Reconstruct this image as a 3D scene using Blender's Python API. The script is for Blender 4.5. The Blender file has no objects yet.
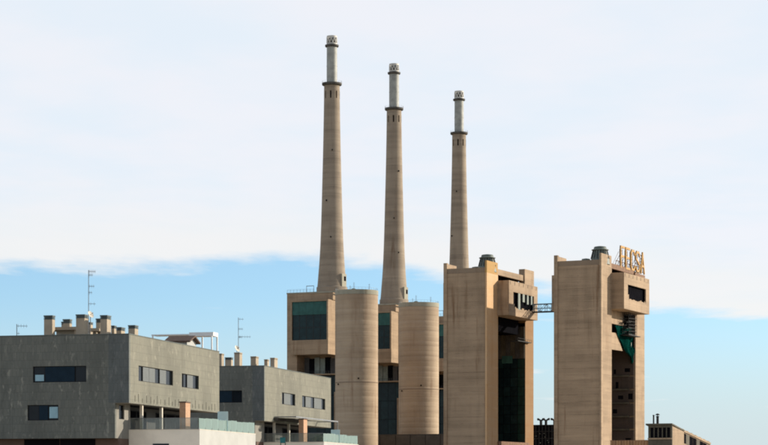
import bpy, math, random
from mathutils import Vector, Matrix
random.seed(7)
scene = bpy.context.scene
COL = scene.collection
R = math.radians

# ------------------------------------------------------------------ camera
FPX, CX, HY, CAMZ = 2200.0, 384.0, 490.0, 1.7      # focal length, centre and horizon in photo pixels; eye height in metres
cam_d = bpy.data.cameras.new('camera'); cam = bpy.data.objects.new('camera', cam_d); COL.objects.link(cam)
cam.location = (0, 0, CAMZ); cam.rotation_euler = (R(90), 0, 0)
cam_d.sensor_width = 36; cam_d.lens = FPX / 768 * 36; cam_d.shift_y = (HY - 222.5) / 768
cam_d.clip_start = 0.5; cam_d.clip_end = 30000
scene.camera = cam

# ------------------------------------------------------------------ light
SUN_EL = R(19); SUN_H = Vector((0.95, 0.31, 0)).normalized()
sun_dir = Vector((SUN_H.x * math.cos(SUN_EL), SUN_H.y * math.cos(SUN_EL), math.sin(SUN_EL)))
sd = bpy.data.lights.new('sun', 'SUN'); sd.energy = 4.75; sd.angle = R(0.6); sd.color = (1.0, 0.89, 0.74)
so = bpy.data.objects.new('sun', sd); COL.objects.link(so); so.location = (300, 100, 300)
so.rotation_euler = (-sun_dir).to_track_quat('-Z', 'Y').to_euler()

w = bpy.data.worlds.new('World'); scene.world = w; w.use_nodes = True
NT = w.node_tree; NT.nodes.clear()
def N(nt, t, **kw):
    n = nt.nodes.new(t)
    for k, v in kw.items(): setattr(n, k, v)
    return n
def mth(nt, op, a, b=None, c=None, clamp=False):
    n = nt.nodes.new('ShaderNodeMath'); n.operation = op; n.use_clamp = clamp
    for i, v in enumerate((a, b, c)):
        if v is None: continue
        if isinstance(v, (int, float)): n.inputs[i].default_value = v
        else: nt.links.new(v, n.inputs[i])
    return n.outputs[0]
def sstep(nt, v, a, b):
    n = nt.nodes.new('ShaderNodeMapRange'); n.interpolation_type = 'SMOOTHSTEP'
    n.inputs['From Min'].default_value = a; n.inputs['From Max'].default_value = b
    nt.links.new(v, n.inputs['Value']); return n.outputs['Result']
def mixc(nt, f, a, b, mode='MIX'):
    n = nt.nodes.new('ShaderNodeMix'); n.data_type = 'RGBA'; n.blend_type = mode
    for s, v in ((n.inputs[0], f), (n.inputs[6], a), (n.inputs[7], b)):
        if isinstance(v, (int, float)): s.default_value = v
        elif isinstance(v, tuple): s.default_value = (*v, 1)
        else: nt.links.new(v, s)
    return n.outputs[2]
sky = N(NT, 'ShaderNodeTexSky', sky_type='NISHITA'); sky.sun_disc = False
sky.sun_elevation = SUN_EL; sky.sun_rotation = math.atan2(SUN_H.x, SUN_H.y)
sky.altitude = 0; sky.air_density = 0.58; sky.dust_density = 1.0; sky.ozone_density = 1.2
tc = N(NT, 'ShaderNodeTexCoord'); sx = N(NT, 'ShaderNodeSeparateXYZ'); NT.links.new(tc.outputs['Generated'], sx.inputs[0])
zz = mth(NT, 'MAXIMUM', sx.outputs[2], 0.004)
px_ = mth(NT, 'DIVIDE', sx.outputs[0], zz); py_ = mth(NT, 'DIVIDE', sx.outputs[1], zz)   # the cloud deck as a level sheet
def sky_noise(scale, sxy, detail=5, rough=0.55, off=0.0):
    cv = N(NT, 'ShaderNodeCombineXYZ')
    NT.links.new(mth(NT, 'MULTIPLY', px_, sxy[0]), cv.inputs[0]); NT.links.new(mth(NT, 'MULTIPLY', py_, sxy[1]), cv.inputs[1])
    cv.inputs[2].default_value = off
    n = N(NT, 'ShaderNodeTexNoise'); n.inputs['Scale'].default_value = scale
    n.inputs['Detail'].default_value = detail; n.inputs['Roughness'].default_value = rough
    NT.links.new(cv.outputs[0], n.inputs['Vector']); return n.outputs[0]
n_big = sky_noise(1.0, (0.55, 0.5), 6, 0.55, 3.3)
n_fine = sky_noise(1.0, (2.6, 0.9), 5, 0.6, 8.1)
edge = mth(NT, 'SUBTRACT', mth(NT, 'SUBTRACT', py_, mth(NT, 'MULTIPLY', mth(NT, 'MAXIMUM', mth(NT, 'ADD', px_, 0.1), 0.0), 1.30)), 9.95)
edge = mth(NT, 'ADD', edge, mth(NT, 'MULTIPLY', mth(NT, 'SUBTRACT', n_big, 0.5), 2.4))
edge = mth(NT, 'ADD', edge, mth(NT, 'MULTIPLY', mth(NT, 'SUBTRACT', n_fine, 0.5), 1.3))
deck = mth(NT, 'SUBTRACT', 1.0, sstep(NT, edge, -0.45, 0.45))
wisp = mth(NT, 'MULTIPLY', sstep(NT, sky_noise(1.0, (0.7, 0.35), 4, 0.5, 21.0), 0.60, 0.74), 0.7)
low = sstep(NT, sx.outputs[2], 0.02, 0.05)
wisp = mth(NT, 'MULTIPLY', wisp, low)
ahead = sstep(NT, py_, 2.0, 4.0)                               # the bank lies ahead; unseen cloud overhead and behind is scattered to set the ambient
broken = sstep(NT, sky_noise(1.0, (0.8, 0.8), 5, 0.55, 13.0), 0.36, 0.56)
deck = mth(NT, 'MULTIPLY', deck, mth(NT, 'MAXIMUM', ahead, broken))
cover = mth(NT, 'MAXIMUM', mth(NT, 'MAXIMUM', mth(NT, 'MULTIPLY', deck, 0.93), wisp), 0.10)
n_tone = sky_noise(1.0, (1.6, 1.0), 5, 0.55, 5.0)
cloud_col = mixc(NT, sstep(NT, n_tone, 0.32, 0.66), (0.630, 0.682, 0.735), (0.690, 0.695, 0.728))
bright = sstep(NT, edge, -3.5, -0.6)                          # thin sunlit rim of the deck
cloud_col = mixc(NT, mth(NT, 'MULTIPLY', bright, 0.75), cloud_col, (0.72, 0.70, 0.675))
sky_s = mixc(NT, 1.0, sky.outputs[0], (0.109, 0.145, 0.151), 'MULTIPLY')
sky_s = mixc(NT, mth(NT, 'MULTIPLY', mth(NT, 'SUBTRACT', 1.0, sstep(NT, sx.outputs[2], 0.015, 0.095)), 0.9), sky_s, (0.475, 0.555, 0.585))   # milky air along the horizon
col = mixc(NT, cover, sky_s, cloud_col)
bg = N(NT, 'ShaderNodeBackground'); bg.inputs['Strength'].default_value = 1.0
NT.links.new(col, bg.inputs[0])
wo = N(NT, 'ShaderNodeOutputWorld'); NT.links.new(bg.outputs[0], wo.inputs[0])

vs = scene.view_settings
vs.view_transform = 'Standard'; vs.look = 'None'; vs.exposure = 0.4; vs.gamma = 1.0; vs.use_curve_mapping = False
scene.render.engine = 'CYCLES'; scene.cycles.filter_width = 1.9

# ------------------------------------------------------------------ mesh helpers
class MB:
    def __init__(s): s.v = []; s.f = []
    def quad(s, *p):
        i = len(s.v); s.v += [tuple(q) for q in p]; s.f.append(tuple(range(i, i + len(p)))); return s
    def box(s, x0, x1, y0, y1, z0, z1):
        i = len(s.v)
        s.v += [(x, y, z) for z in (z0, z1) for y in (y0, y1) for x in (x0, x1)]
        s.f += [tuple(i + k for k in q) for q in ((0,2,3,1),(4,5,7,6),(0,1,5,4),(2,6,7,3),(0,4,6,2),(1,3,7,5))]; return s
    def prism(s, pts, z0, z1):                      # polygon in plan
        n = len(pts); i = len(s.v)
        s.v += [(x, y, z0) for x, y in pts] + [(x, y, z1) for x, y in pts]
        s.f += [tuple(i + k for k in range(n)), tuple(i + n + k for k in range(n))]
        s.f += [(i + k, i + (k + 1) % n, i + n + (k + 1) % n, i + n + k) for k in range(n)]; return s
    def slab(s, a, b):                              # two matching polygons joined
        n = len(a); i = len(s.v); s.v += [tuple(p) for p in a] + [tuple(p) for p in b]
        s.f += [tuple(range(i, i + n)), tuple(range(i + n, i + 2 * n))]
        s.f += [(i + k, i + (k + 1) % n, i + n + (k + 1) % n, i + n + k) for k in range(n)]; return s
    def lathe(s, prof, n=32, cx=0, cy=0, cap=True):
        i = len(s.v)
        for r, z in prof:
            for k in range(n):
                a = 2 * math.pi * k / n; s.v.append((cx + r * math.cos(a), cy + r * math.sin(a), z))
        for j in range(len(prof) - 1):
            for k in range(n):
                s.f.append((i + j*n + k, i + j*n + (k+1) % n, i + (j+1)*n + (k+1) % n, i + (j+1)*n + k))
        if cap:
            s.f.append(tuple(i + k for k in range(n))); s.f.append(tuple(i + (len(prof)-1)*n + k for k in range(n)))
        return s
    def tube(s, p, q, r, n=6):
        p, q = Vector(p), Vector(q); d = (q - p).normalized()
        a = d.orthogonal().normalized(); b = d.cross(a); i = len(s.v)
        for c in (p, q):
            for k in range(n):
                t = 2 * math.pi * k / n; s.v.append(tuple(c + a * r * math.cos(t) + b * r * math.sin(t)))
        s.f += [(i + k, i + (k+1) % n, i + n + (k+1) % n, i + n + k) for k in range(n)]
        s.f += [tuple(i + k for k in range(n)), tuple(i + n + k for k in range(n))]; return s
    def wall(s, face, c, a0, a1, z0, z1, holes=(), depth=0.25, lo=None, cut=()):
        """A skin with openings: face '+x' (plane x=c, runs along y) or '-y' (plane y=c, runs along x)."""
        allh = list(holes) + list(cut)
        A = sorted({a0, a1, *[min(max(h[k], a0), a1) for h in allh for k in (0, 1)]})
        Z = sorted({z0, z1, *[min(max(h[k], z0), z1) for h in allh for k in (2, 3)]})
        def P(a, z, d): return (c - d, a, z) if face == '+x' else (a, c + d, z)
        def solid(i, j):
            if i < 0 or j < 0 or i >= len(A) - 1 or j >= len(Z) - 1: return False
            a = (A[i] + A[i+1]) / 2; z = (Z[j] + Z[j+1]) / 2
            return not any(h[0] < a < h[1] and h[2] < z < h[3] for h in allh)
        for i in range(len(A) - 1):
            for j in range(len(Z) - 1):
                if not solid(i, j): continue
                p, q, r_, t = (A[i], Z[j]), (A[i+1], Z[j]), (A[i+1], Z[j+1]), (A[i], Z[j+1])
                s.quad(P(*p, 0), P(*q, 0), P(*r_, 0), P(*t, 0)); s.quad(P(*p, depth), P(*q, depth), P(*r_, depth), P(*t, depth))
                for (ni, nj, e, f) in ((i-1, j, p, t), (i+1, j, q, r_), (i, j-1, p, q), (i, j+1, t, r_)):
                    if not solid(ni, nj): s.quad(P(*e, 0), P(*f, 0), P(*f, depth), P(*e, depth))
        return s
    def build(s, name, mat, parent=None, smooth=False):
        me = bpy.data.meshes.new(name); me.from_pydata(s.v, [], s.f); me.update()
        import bmesh
        bm = bmesh.new(); bm.from_mesh(me); bmesh.ops.recalc_face_normals(bm, faces=bm.faces); bm.to_mesh(me); bm.free()
        me.materials.append(mat)
        if smooth:
            me.polygons.foreach_set('use_smooth', [len(p.vertices) == 4 for p in me.polygons])
            try: me.set_sharp_from_angle(angle=R(35))
            except Exception: pass
        o = bpy.data.objects.new(name, me); COL.objects.link(o)
        if parent: o.parent = parent
        return o
def tag(o, label, cat, group=None, kind=None):
    if label: o['label'] = label
    if cat: o['category'] = cat
    if group: o['group'] = group
    if kind: o['kind'] = kind
    return o
def empty(name, loc, rz=0.0):
    o = bpy.data.objects.new(name, None); COL.objects.link(o); o.location = loc; o.rotation_euler = (0, 0, rz); o.empty_display_size = 1; return o
def bx(name, mat, parent, *b): return MB().box(*b).build(name, mat, parent)
def copy_tree(o, parent=None):
    c = o.copy(); COL.objects.link(c); c.parent = parent
    for ch in o.children: copy_tree(ch, c)
    return c

class Frame:
    """A building's own axes: X towards its sunny side, Y receding from the camera, origin at its near corner on the ground."""
    def __init__(s, vpx, px=None, depth=None, pos=None):
        t = math.atan2(vpx - CX, FPX); s.t = t
        s.X = Vector((math.cos(t), -math.sin(t))); s.Y = Vector((math.sin(t), math.cos(t)))
        s.O = Vector(pos) if pos else Vector(((px - CX) / FPX * depth, depth))
        s.rz = -t
    def w(s, x, y): return s.O + s.X * x + s.Y * y
    def xat(s, px, y):
        k = (px - CX) / FPX; p = s.w(0, y); return (k * p.y - p.x) / (s.X.x - k * s.X.y)
    def yat(s, px, x):
        k = (px - CX) / FPX; p = s.w(x, 0); return (k * p.y - p.x) / (s.Y.x - k * s.Y.y)
    def zat(s, py, x, y): return CAMZ + (HY - py) / FPX * s.w(x, y).y
    def px(s, x, y): p = s.w(x, y); return CX + FPX * p.x / p.y
    def root(s, name): return empty(name, (s.O.x, s.O.y, 0), s.rz)
    def loc(s, x, y, z): p = s.w(x, y); return (p.x, p.y, z)

# ------------------------------------------------------------------ materials
def new_mat(name):
    m = bpy.data.materials.new(name); m.use_nodes = True; nt = m.node_tree
    return m, nt, nt.nodes['Principled BSDF']
def coords(nt):
    t = N(nt, 'ShaderNodeTexCoord'); oi = N(nt, 'ShaderNodeObjectInfo')
    s = N(nt, 'ShaderNodeSeparateXYZ'); nt.links.new(t.outputs['Object'], s.inputs[0])
    off = mth(nt, 'MULTIPLY', oi.outputs['Random'], 300.0)
    return t.outputs['Object'], s.outputs[0], s.outputs[1], s.outputs[2], off
def vec(nt, x, y, z):
    c = N(nt, 'ShaderNodeCombineXYZ')
    for i, v in enumerate((x, y, z)):
        if isinstance(v, (int, float)): c.inputs[i].default_value = v
        else: nt.links.new(v, c.inputs[i])
    return c.outputs[0]
def noise(nt, v, scale=1, detail=4, rough=0.55):
    n = N(nt, 'ShaderNodeTexNoise'); n.inputs['Scale'].default_value = scale; n.inputs['Detail'].default_value = detail
    n.inputs['Roughness'].default_value = rough; nt.links.new(v, n.inputs['Vector']); return n.outputs[0]
def sc(nt, v, k): return mth(nt, 'MULTIPLY', v, k)

def concrete(name, base, dark, lift=2.5, streak=0.5, blotch=0.5, band=0.5, joint=0.35, stain=.85):
    """Board-marked concrete: pours of uneven tone, thin pour joints, rain streaks and patches."""
    m, nt, b = new_mat(name); co, x, y, z, off = coords(nt)
    xo, yo = mth(nt, 'ADD', x, off), mth(nt, 'ADD', y, off)
    nb = noise(nt, vec(nt, sc(nt, xo, .05), sc(nt, yo, .05), sc(nt, z, .07)), 1, 5, .6)
    ns = noise(nt, vec(nt, sc(nt, xo, .22), sc(nt, yo, .22), sc(nt, z, .02)), 1, 5, .6)
    nl = noise(nt, vec(nt, sc(nt, xo, .015), sc(nt, yo, .015), sc(nt, z, 1.0 / lift)), 1, 3, .7)
    fr = mth(nt, 'FRACT', sc(nt, z, 1.0 / lift))
    wob = noise(nt, vec(nt, sc(nt, xo, .25), sc(nt, yo, .25), sc(nt, z, .4)), 1, 3, .6)
    jn = mth(nt, 'MULTIPLY', mth(nt, 'LESS_THAN', fr, 0.10), sstep(nt, wob, .42, .62))
    f = mth(nt, 'ADD', mth(nt, 'MULTIPLY', sstep(nt, nb, .35, .7), blotch), mth(nt, 'MULTIPLY', sstep(nt, ns, .48, .72), streak))
    f = mth(nt, 'ADD', f, mth(nt, 'MULTIPLY', sstep(nt, nl, .38, .66), band))
    f = mth(nt, 'ADD', f, mth(nt, 'MULTIPLY', jn, joint), clamp=True)
    c = mixc(nt, f, base, dark)
    run = noise(nt, vec(nt, sc(nt, xo, .38), sc(nt, yo, .38), sc(nt, z, .022)), 1, 6, .7)
    where = noise(nt, vec(nt, sc(nt, xo, .09), sc(nt, yo, .09), sc(nt, z, .045)), 1, 3, .6)
    c = mixc(nt, mth(nt, 'MULTIPLY', mth(nt, 'MULTIPLY', sstep(nt, run, .52, .70), sstep(nt, where, .40, .62)), stain), c, (dark[0]*.80, dark[1]*.66, dark[2]*.55))
    pale = noise(nt, vec(nt, sc(nt, xo, .04), sc(nt, yo, .04), sc(nt, z, .5)), 1, 4, .7)
    c = mixc(nt, mth(nt, 'MULTIPLY', sstep(nt, pale, .6, .72), .35), c, tuple(min(1, k * 1.3) for k in base))
    nt.links.new(c, b.inputs['Base Color']); b.inputs['Roughness'].default_value = 0.9
    fine = noise(nt, vec(nt, xo, yo, z), 2.2, 6, .65)
    h = mth(nt, 'SUBTRACT', fine, mth(nt, 'MULTIPLY', jn, 0.6))
    bp = N(nt, 'ShaderNodeBump'); bp.inputs['Strength'].default_value = .35; bp.inputs['Distance'].default_value = .12
    nt.links.new(h, bp.inputs['Height']); nt.links.new(bp.outputs[0], b.inputs['Normal']); return m
def simple(name, base, rough=.8, var=.25, scale=1.0, metal=0.0, spec=None):
    m, nt, b = new_mat(name); co, x, y, z, off = coords(nt)
    n1 = noise(nt, vec(nt, mth(nt, 'ADD', x, off), y, z), scale, 5, .6)
    nt.links.new(mixc(nt, sstep(nt, n1, .3, .7), tuple(k * (1 - var) for k in base), tuple(min(1, k * (1 + var * .6)) for k in base)), b.inputs['Base Color'])
    b.inputs['Roughness'].default_value = rough; b.inputs['Metallic'].default_value = metal
    if spec is not None: b.inputs['Specular IOR Level'].default_value = spec
    return m
def cladding(name, c1, c2, c3):
    """Small upright stone sheets on the houses: tone from sheet to sheet, thin joints, lime runs."""
    m, nt, b = new_mat(name); co, x, y, z, off = coords(nt)
    v = vec(nt, mth(nt, 'ADD', x, y), z, 0.0)
    br = N(nt, 'ShaderNodeTexBrick'); nt.links.new(v, br.inputs['Vector'])
    br.offset = 0.5; br.inputs['Scale'].default_value = 1; br.inputs['Brick Width'].default_value = .31; br.inputs['Row Height'].default_value = 0.62
    br.inputs['Mortar Size'].default_value = .010; br.inputs['Mortar Smooth'].default_value = .3; br.inputs['Bias'].default_value = -.1
    br.inputs['Color1'].default_value = (*c1, 1); br.inputs['Color2'].default_value = (*c2, 1); br.inputs['Mortar'].default_value = (*[k * .72 for k in c1], 1)
    st = noise(nt, vec(nt, sc(nt, mth(nt, 'ADD', x, y), 2.2), 0.0, sc(nt, z, .55)), 1, 4, .65)
    pt = noise(nt, vec(nt, x, y, z), .6, 4, .6)
    f = mth(nt, 'MULTIPLY', sstep(nt, st, .55, .75), sstep(nt, pt, .4, .62))
    c = mixc(nt, mth(nt, 'MULTIPLY', f, .85), br.outputs[0], c3)
    d = noise(nt, vec(nt, sc(nt, x, 1.0), sc(nt, y, 1.0), sc(nt, z, .35)), .35, 3, .5)
    c = mixc(nt, mth(nt, 'MULTIPLY', sstep(nt, d, .4, .7), .55), c, tuple(k * .6 for k in c1))
    mo = noise(nt, vec(nt, sc(nt, mth(nt, 'ADD', x, y), 1.6), 3.0, sc(nt, z, .62)), 1.3, 6, .68)
    c = mixc(nt, mth(nt, 'MULTIPLY', sstep(nt, mo, .52, .70), .60), c, tuple(k * .58 for k in c1))
    mo2 = noise(nt, vec(nt, sc(nt, mth(nt, 'ADD', x, y), 1.9), 9.0, sc(nt, z, .8)), 1.1, 5, .66)
    c = mixc(nt, mth(nt, 'MULTIPLY', sstep(nt, mo2, .56, .68), .75), c, c3)
    drip = noise(nt, vec(nt, sc(nt, mth(nt, 'ADD', x, y), 3.2), 5.0, sc(nt, z, .10)), 1, 4, .6)
    c = mixc(nt, mth(nt, 'MULTIPLY', sstep(nt, drip, .56, .72), .45), c, tuple(k * .62 for k in c1))
    nt.links.new(c, b.inputs['Base Color']); b.inputs['Roughness'].default_value = .85
    bp = N(nt, 'ShaderNodeBump'); bp.inputs['Strength'].default_value = .5; bp.inputs['Distance'].default_value = .02
    nt.links.new(mth(nt, 'SUBTRACT', noise(nt, vec(nt, x, y, z), 6, 4, .6), br.outputs['Fac']), bp.inputs['Height']); nt.links.new(bp.outputs[0], b.inputs['Normal'])
    return m
def glassy(name, base, rough=.08, var=.3, scale=.4):
    m = simple(name, base, rough, var, scale); m.node_tree.nodes['Principled BSDF'].inputs['Specular IOR Level'].default_value = .16; return m
def brick_mat(name, c1, c2, mort, s=1.0):
    m, nt, b = new_mat(name); co, x, y, z, off = coords(nt)
    br = N(nt, 'ShaderNodeTexBrick'); nt.links.new(vec(nt, mth(nt, 'ADD', x, y), z, 0.0), br.inputs['Vector'])
    br.inputs['Scale'].default_value = s; br.inputs['Brick Width'].default_value = .25; br.inputs['Row Height'].default_value = .075; br.inputs['Mortar Size'].default_value = .008
    for k, c in (('Color1', c1), ('Color2', c2), ('Mortar', mort)): br.inputs[k].default_value = (*c, 1)
    nt.links.new(br.outputs[0], b.inputs['Base Color']); b.inputs['Roughness'].default_value = .9; return m
def ribbed(name, base, dark, period):
    m, nt, b = new_mat(name); co, x, y, z, off = coords(nt)
    n1 = noise(nt, vec(nt, sc(nt, x, .8), sc(nt, y, .8), sc(nt, z, .1)), 1, 5, .6)
    nt.links.new(mixc(nt, sstep(nt, n1, .35, .65), base, dark), b.inputs['Base Color']); b.inputs['Roughness'].default_value = .7; return m
def glass_teal(name, tint, solid):
    m, nt, b = new_mat(name); nt.nodes.remove(b)
    out = nt.nodes['Material Output']
    tr = N(nt, 'ShaderNodeBsdfTransparent'); tr.inputs[0].default_value = (*[1 - (1 - k) * .35 for k in tint], 1)
    df = N(nt, 'ShaderNodeBsdfDiffuse'); df.inputs[0].default_value = (*tint, 1)
    tl = N(nt, 'ShaderNodeBsdfTranslucent'); tl.inputs[0].default_value = (*tint, 1)
    gl = N(nt, 'ShaderNodeBsdfGlossy'); gl.inputs['Roughness'].default_value = .03
    fr = N(nt, 'ShaderNodeFresnel'); fr.inputs[0].default_value = 1.5
    m1 = N(nt, 'ShaderNodeMixShader'); m1.inputs[0].default_value = .5; nt.links.new(df.outputs[0], m1.inputs[1]); nt.links.new(tl.outputs[0], m1.inputs[2])
    m2 = N(nt, 'ShaderNodeMixShader'); m2.inputs[0].default_value = solid; nt.links.new(tr.outputs[0], m2.inputs[1]); nt.links.new(m1.outputs[0], m2.inputs[2])
    m3 = N(nt, 'ShaderNodeMixShader'); nt.links.new(fr.outputs[0], m3.inputs[0]); nt.links.new(m2.outputs[0], m3.inputs[1]); nt.links.new(gl.outputs[0], m3.inputs[2])
    nt.links.new(m3.outputs[0], out.inputs[0]); return m

M = dict(
    tower=concrete('tower concrete', (.385, .275, .176), (.235, .166, .104), 2.6, .42, .50, .42, .42, 1.0),
    tower_p=concrete('shade toned orange tower concrete', (.245, .148, .070), (.225, .112, .036), 2.6, .3, .7, .3, .2),  # darker and more orange: shade and warm bounce put into the colour
    tower_o=concrete('bounce warmed tower concrete', (.56, .38, .22), (.56, .33, .15), 2.6, .3, .6, .3, .25),  # orange tint stands in for warm bounce light on the shaded pier
    silo=concrete('silo concrete', (.42, .32, .217), (.275, .20, .133), 2.3, .3, .4, .36, .22),
    shaft=concrete('chimney concrete', (.31, .25, .183), (.19, .148, .107), 3.1, .35, .30, .50, .30),
    rim=concrete('weathered rim concrete', (.36, .33, .25), (.22, .22, .17), 1.0, .5, .4, .2, 0),
    ochre=concrete('ochre cap render', (.42, .25, .085), (.30, .18, .065), 1.5, .3, .4, .2, .1),
    darkband=concrete('dark parapet concrete', (.25, .185, .125), (.18, .13, .09), 1.5, .3, .4, .2, .1),
    flue=simple('pale flue metal', (.29, .295, .265), .6, .28, .35),
    collar=simple('weathered collar steel', (.075, .07, .062), .75, .4, .6, 0, .2),
    crown=simple('white crown metal', (.50, .48, .43), .6, .15, .6),
    steel_dark=simple('dark steel', (.030, .030, .030), .7, .3, 1, 0, .2),
    olive=simple('dark olive concrete', (.085, .075, .052), .9, .3, .4),
    black=simple('shade and plain black', (.008, .008, .010), .9, .2, .5, 0, 0),  # stands in for shade inside openings and recesses; plain black on other parts
    vent=simple('green grey ventilator sheet', (.12, .14, .115), .6, .35, 1.2),
    navy=glassy('dark teal glazing', (.008, .020, .024), .2),
    navy2=glassy('dusty teal glazing', (.011, .029, .032), .22),
    navy_g=glassy('green tinted glazing', (.006, .034, .030), .25),
    teal=simple('teal netting', (.030, .105, .092), .9, .25, .3),
    greennet=simple('green safety net', (.002, .030, .025), .9, .4, .5, 0, 0),
    greypanel=simple('grey cladding panel', (.065, .062, .058), .8, .25, .3),
    paleblind=simple('pale sheet', (.22, .25, .22), .8, .2, .5),
    brownp=concrete('brown inner wall', (.065, .046, .035), (.035, .026, .021), 2, .4, .4, .2, .1),
    yellow=simple('weathered yellow paint', (.40, .200, .018), .6, .3, 1.0),
    rust=simple('rusty steel', (.19, .10, .055), .85, .35, 1.0),
    bluegrey=simple('blue grey steel', (.13, .19, .22), .6, .25, 1.0),
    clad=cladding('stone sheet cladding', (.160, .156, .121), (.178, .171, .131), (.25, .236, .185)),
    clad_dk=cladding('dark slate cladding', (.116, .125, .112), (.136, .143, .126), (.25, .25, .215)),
    slate=cladding('blue slate corner sheets', (.092, .106, .106), (.102, .115, .113), (.15, .16, .155)),
    soffit=simple('grey soffit render', (.20, .19, .165), .9, .15, .6),
    render=simple('beige render', (.36, .295, .215), .9, .12, .8),
    white=simple('white render', (.385, .385, .365), .9, .08, .7),
    white_shade=simple('white render raised for shade', (.80, .74, .63), .9, .1, .6),  # brighter copy of the white render, light added in colour for the shaded front
    cream=simple('cream render', (.60, .545, .45), .9, .12, .9),
    cap=simple('dark slate cap', (.075, .095, .095), .7, .25, 2),
    frame=simple('black window frame', (.012, .013, .015), .7, .2, 2, 0, .15),
    pane=glassy('window glass', (.010, .014, .019), .10),
    shutter=simple('grey roller shutter', (.105, .118, .118), .55, .1, 2),
    shutter_dk=simple('slate blue shutter', (.012, .026, .042), .8, .12, 2, 0, .1),
    blind=simple('pale blue blind', (.25, .42, .50), .6, .1, 2),
    brick=brick_mat('orange brick', (.40, .20, .10), (.48, .26, .14), (.40, .33, .26)),
    brickdk=brick_mat('brown brick', (.085, .05, .035), (.11, .06, .042), (.10, .075, .06)),
    wmetal=simple('white painted metal', (.72, .72, .70), .5, .06, 2),
    grey=simple('grey metal', (.20, .21, .22), .45, .2, 2, .3),
    tile=simple('dark brown roof tile', (.085, .05, .035), .85, .3, 4),
    glass=glass_teal('teal balustrade glass', (.52, .72, .64), .50),
    glassclear=glass_teal('clear balustrade glass', (.45, .52, .50), .12),
    screen=glass_teal('pale blue screen glass', (.62, .78, .82), .9),
    awning=simple('dark awning cloth', (.055, .05, .045), .9, .2, 2),
    leaf=simple('leaf', (.05, .085, .03), .7, .4, 3),
    terracotta=simple('terracotta', (.36, .16, .08), .85, .2, 3),
    tealcloth=simple('teal cushion', (.03, .17, .17), .85, .2, 3),
    orange=ribbed('orange ribbed sheet', (.40, .22, .10), (.27, .15, .075), 1),
    ground=simple('dry sandy ground', (.40, .32, .215), .95, .25, .05),
    road=simple('asphalt', (.05, .05, .05), .9, .25, .8),
)

# ------------------------------------------------------------------ setting
g = MB().quad((-9000, -9000, 0), (9000, -9000, 0), (9000, 9000, 0), (-9000, 9000, 0)).build('ground', M['ground']); g['kind'] = 'structure'
rd = MB().quad((-200, 120, .004), (200, 20, .004), (202, 30, .004), (-198, 130, .004)).build('road', M['road']); rd['kind'] = 'structure'

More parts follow.
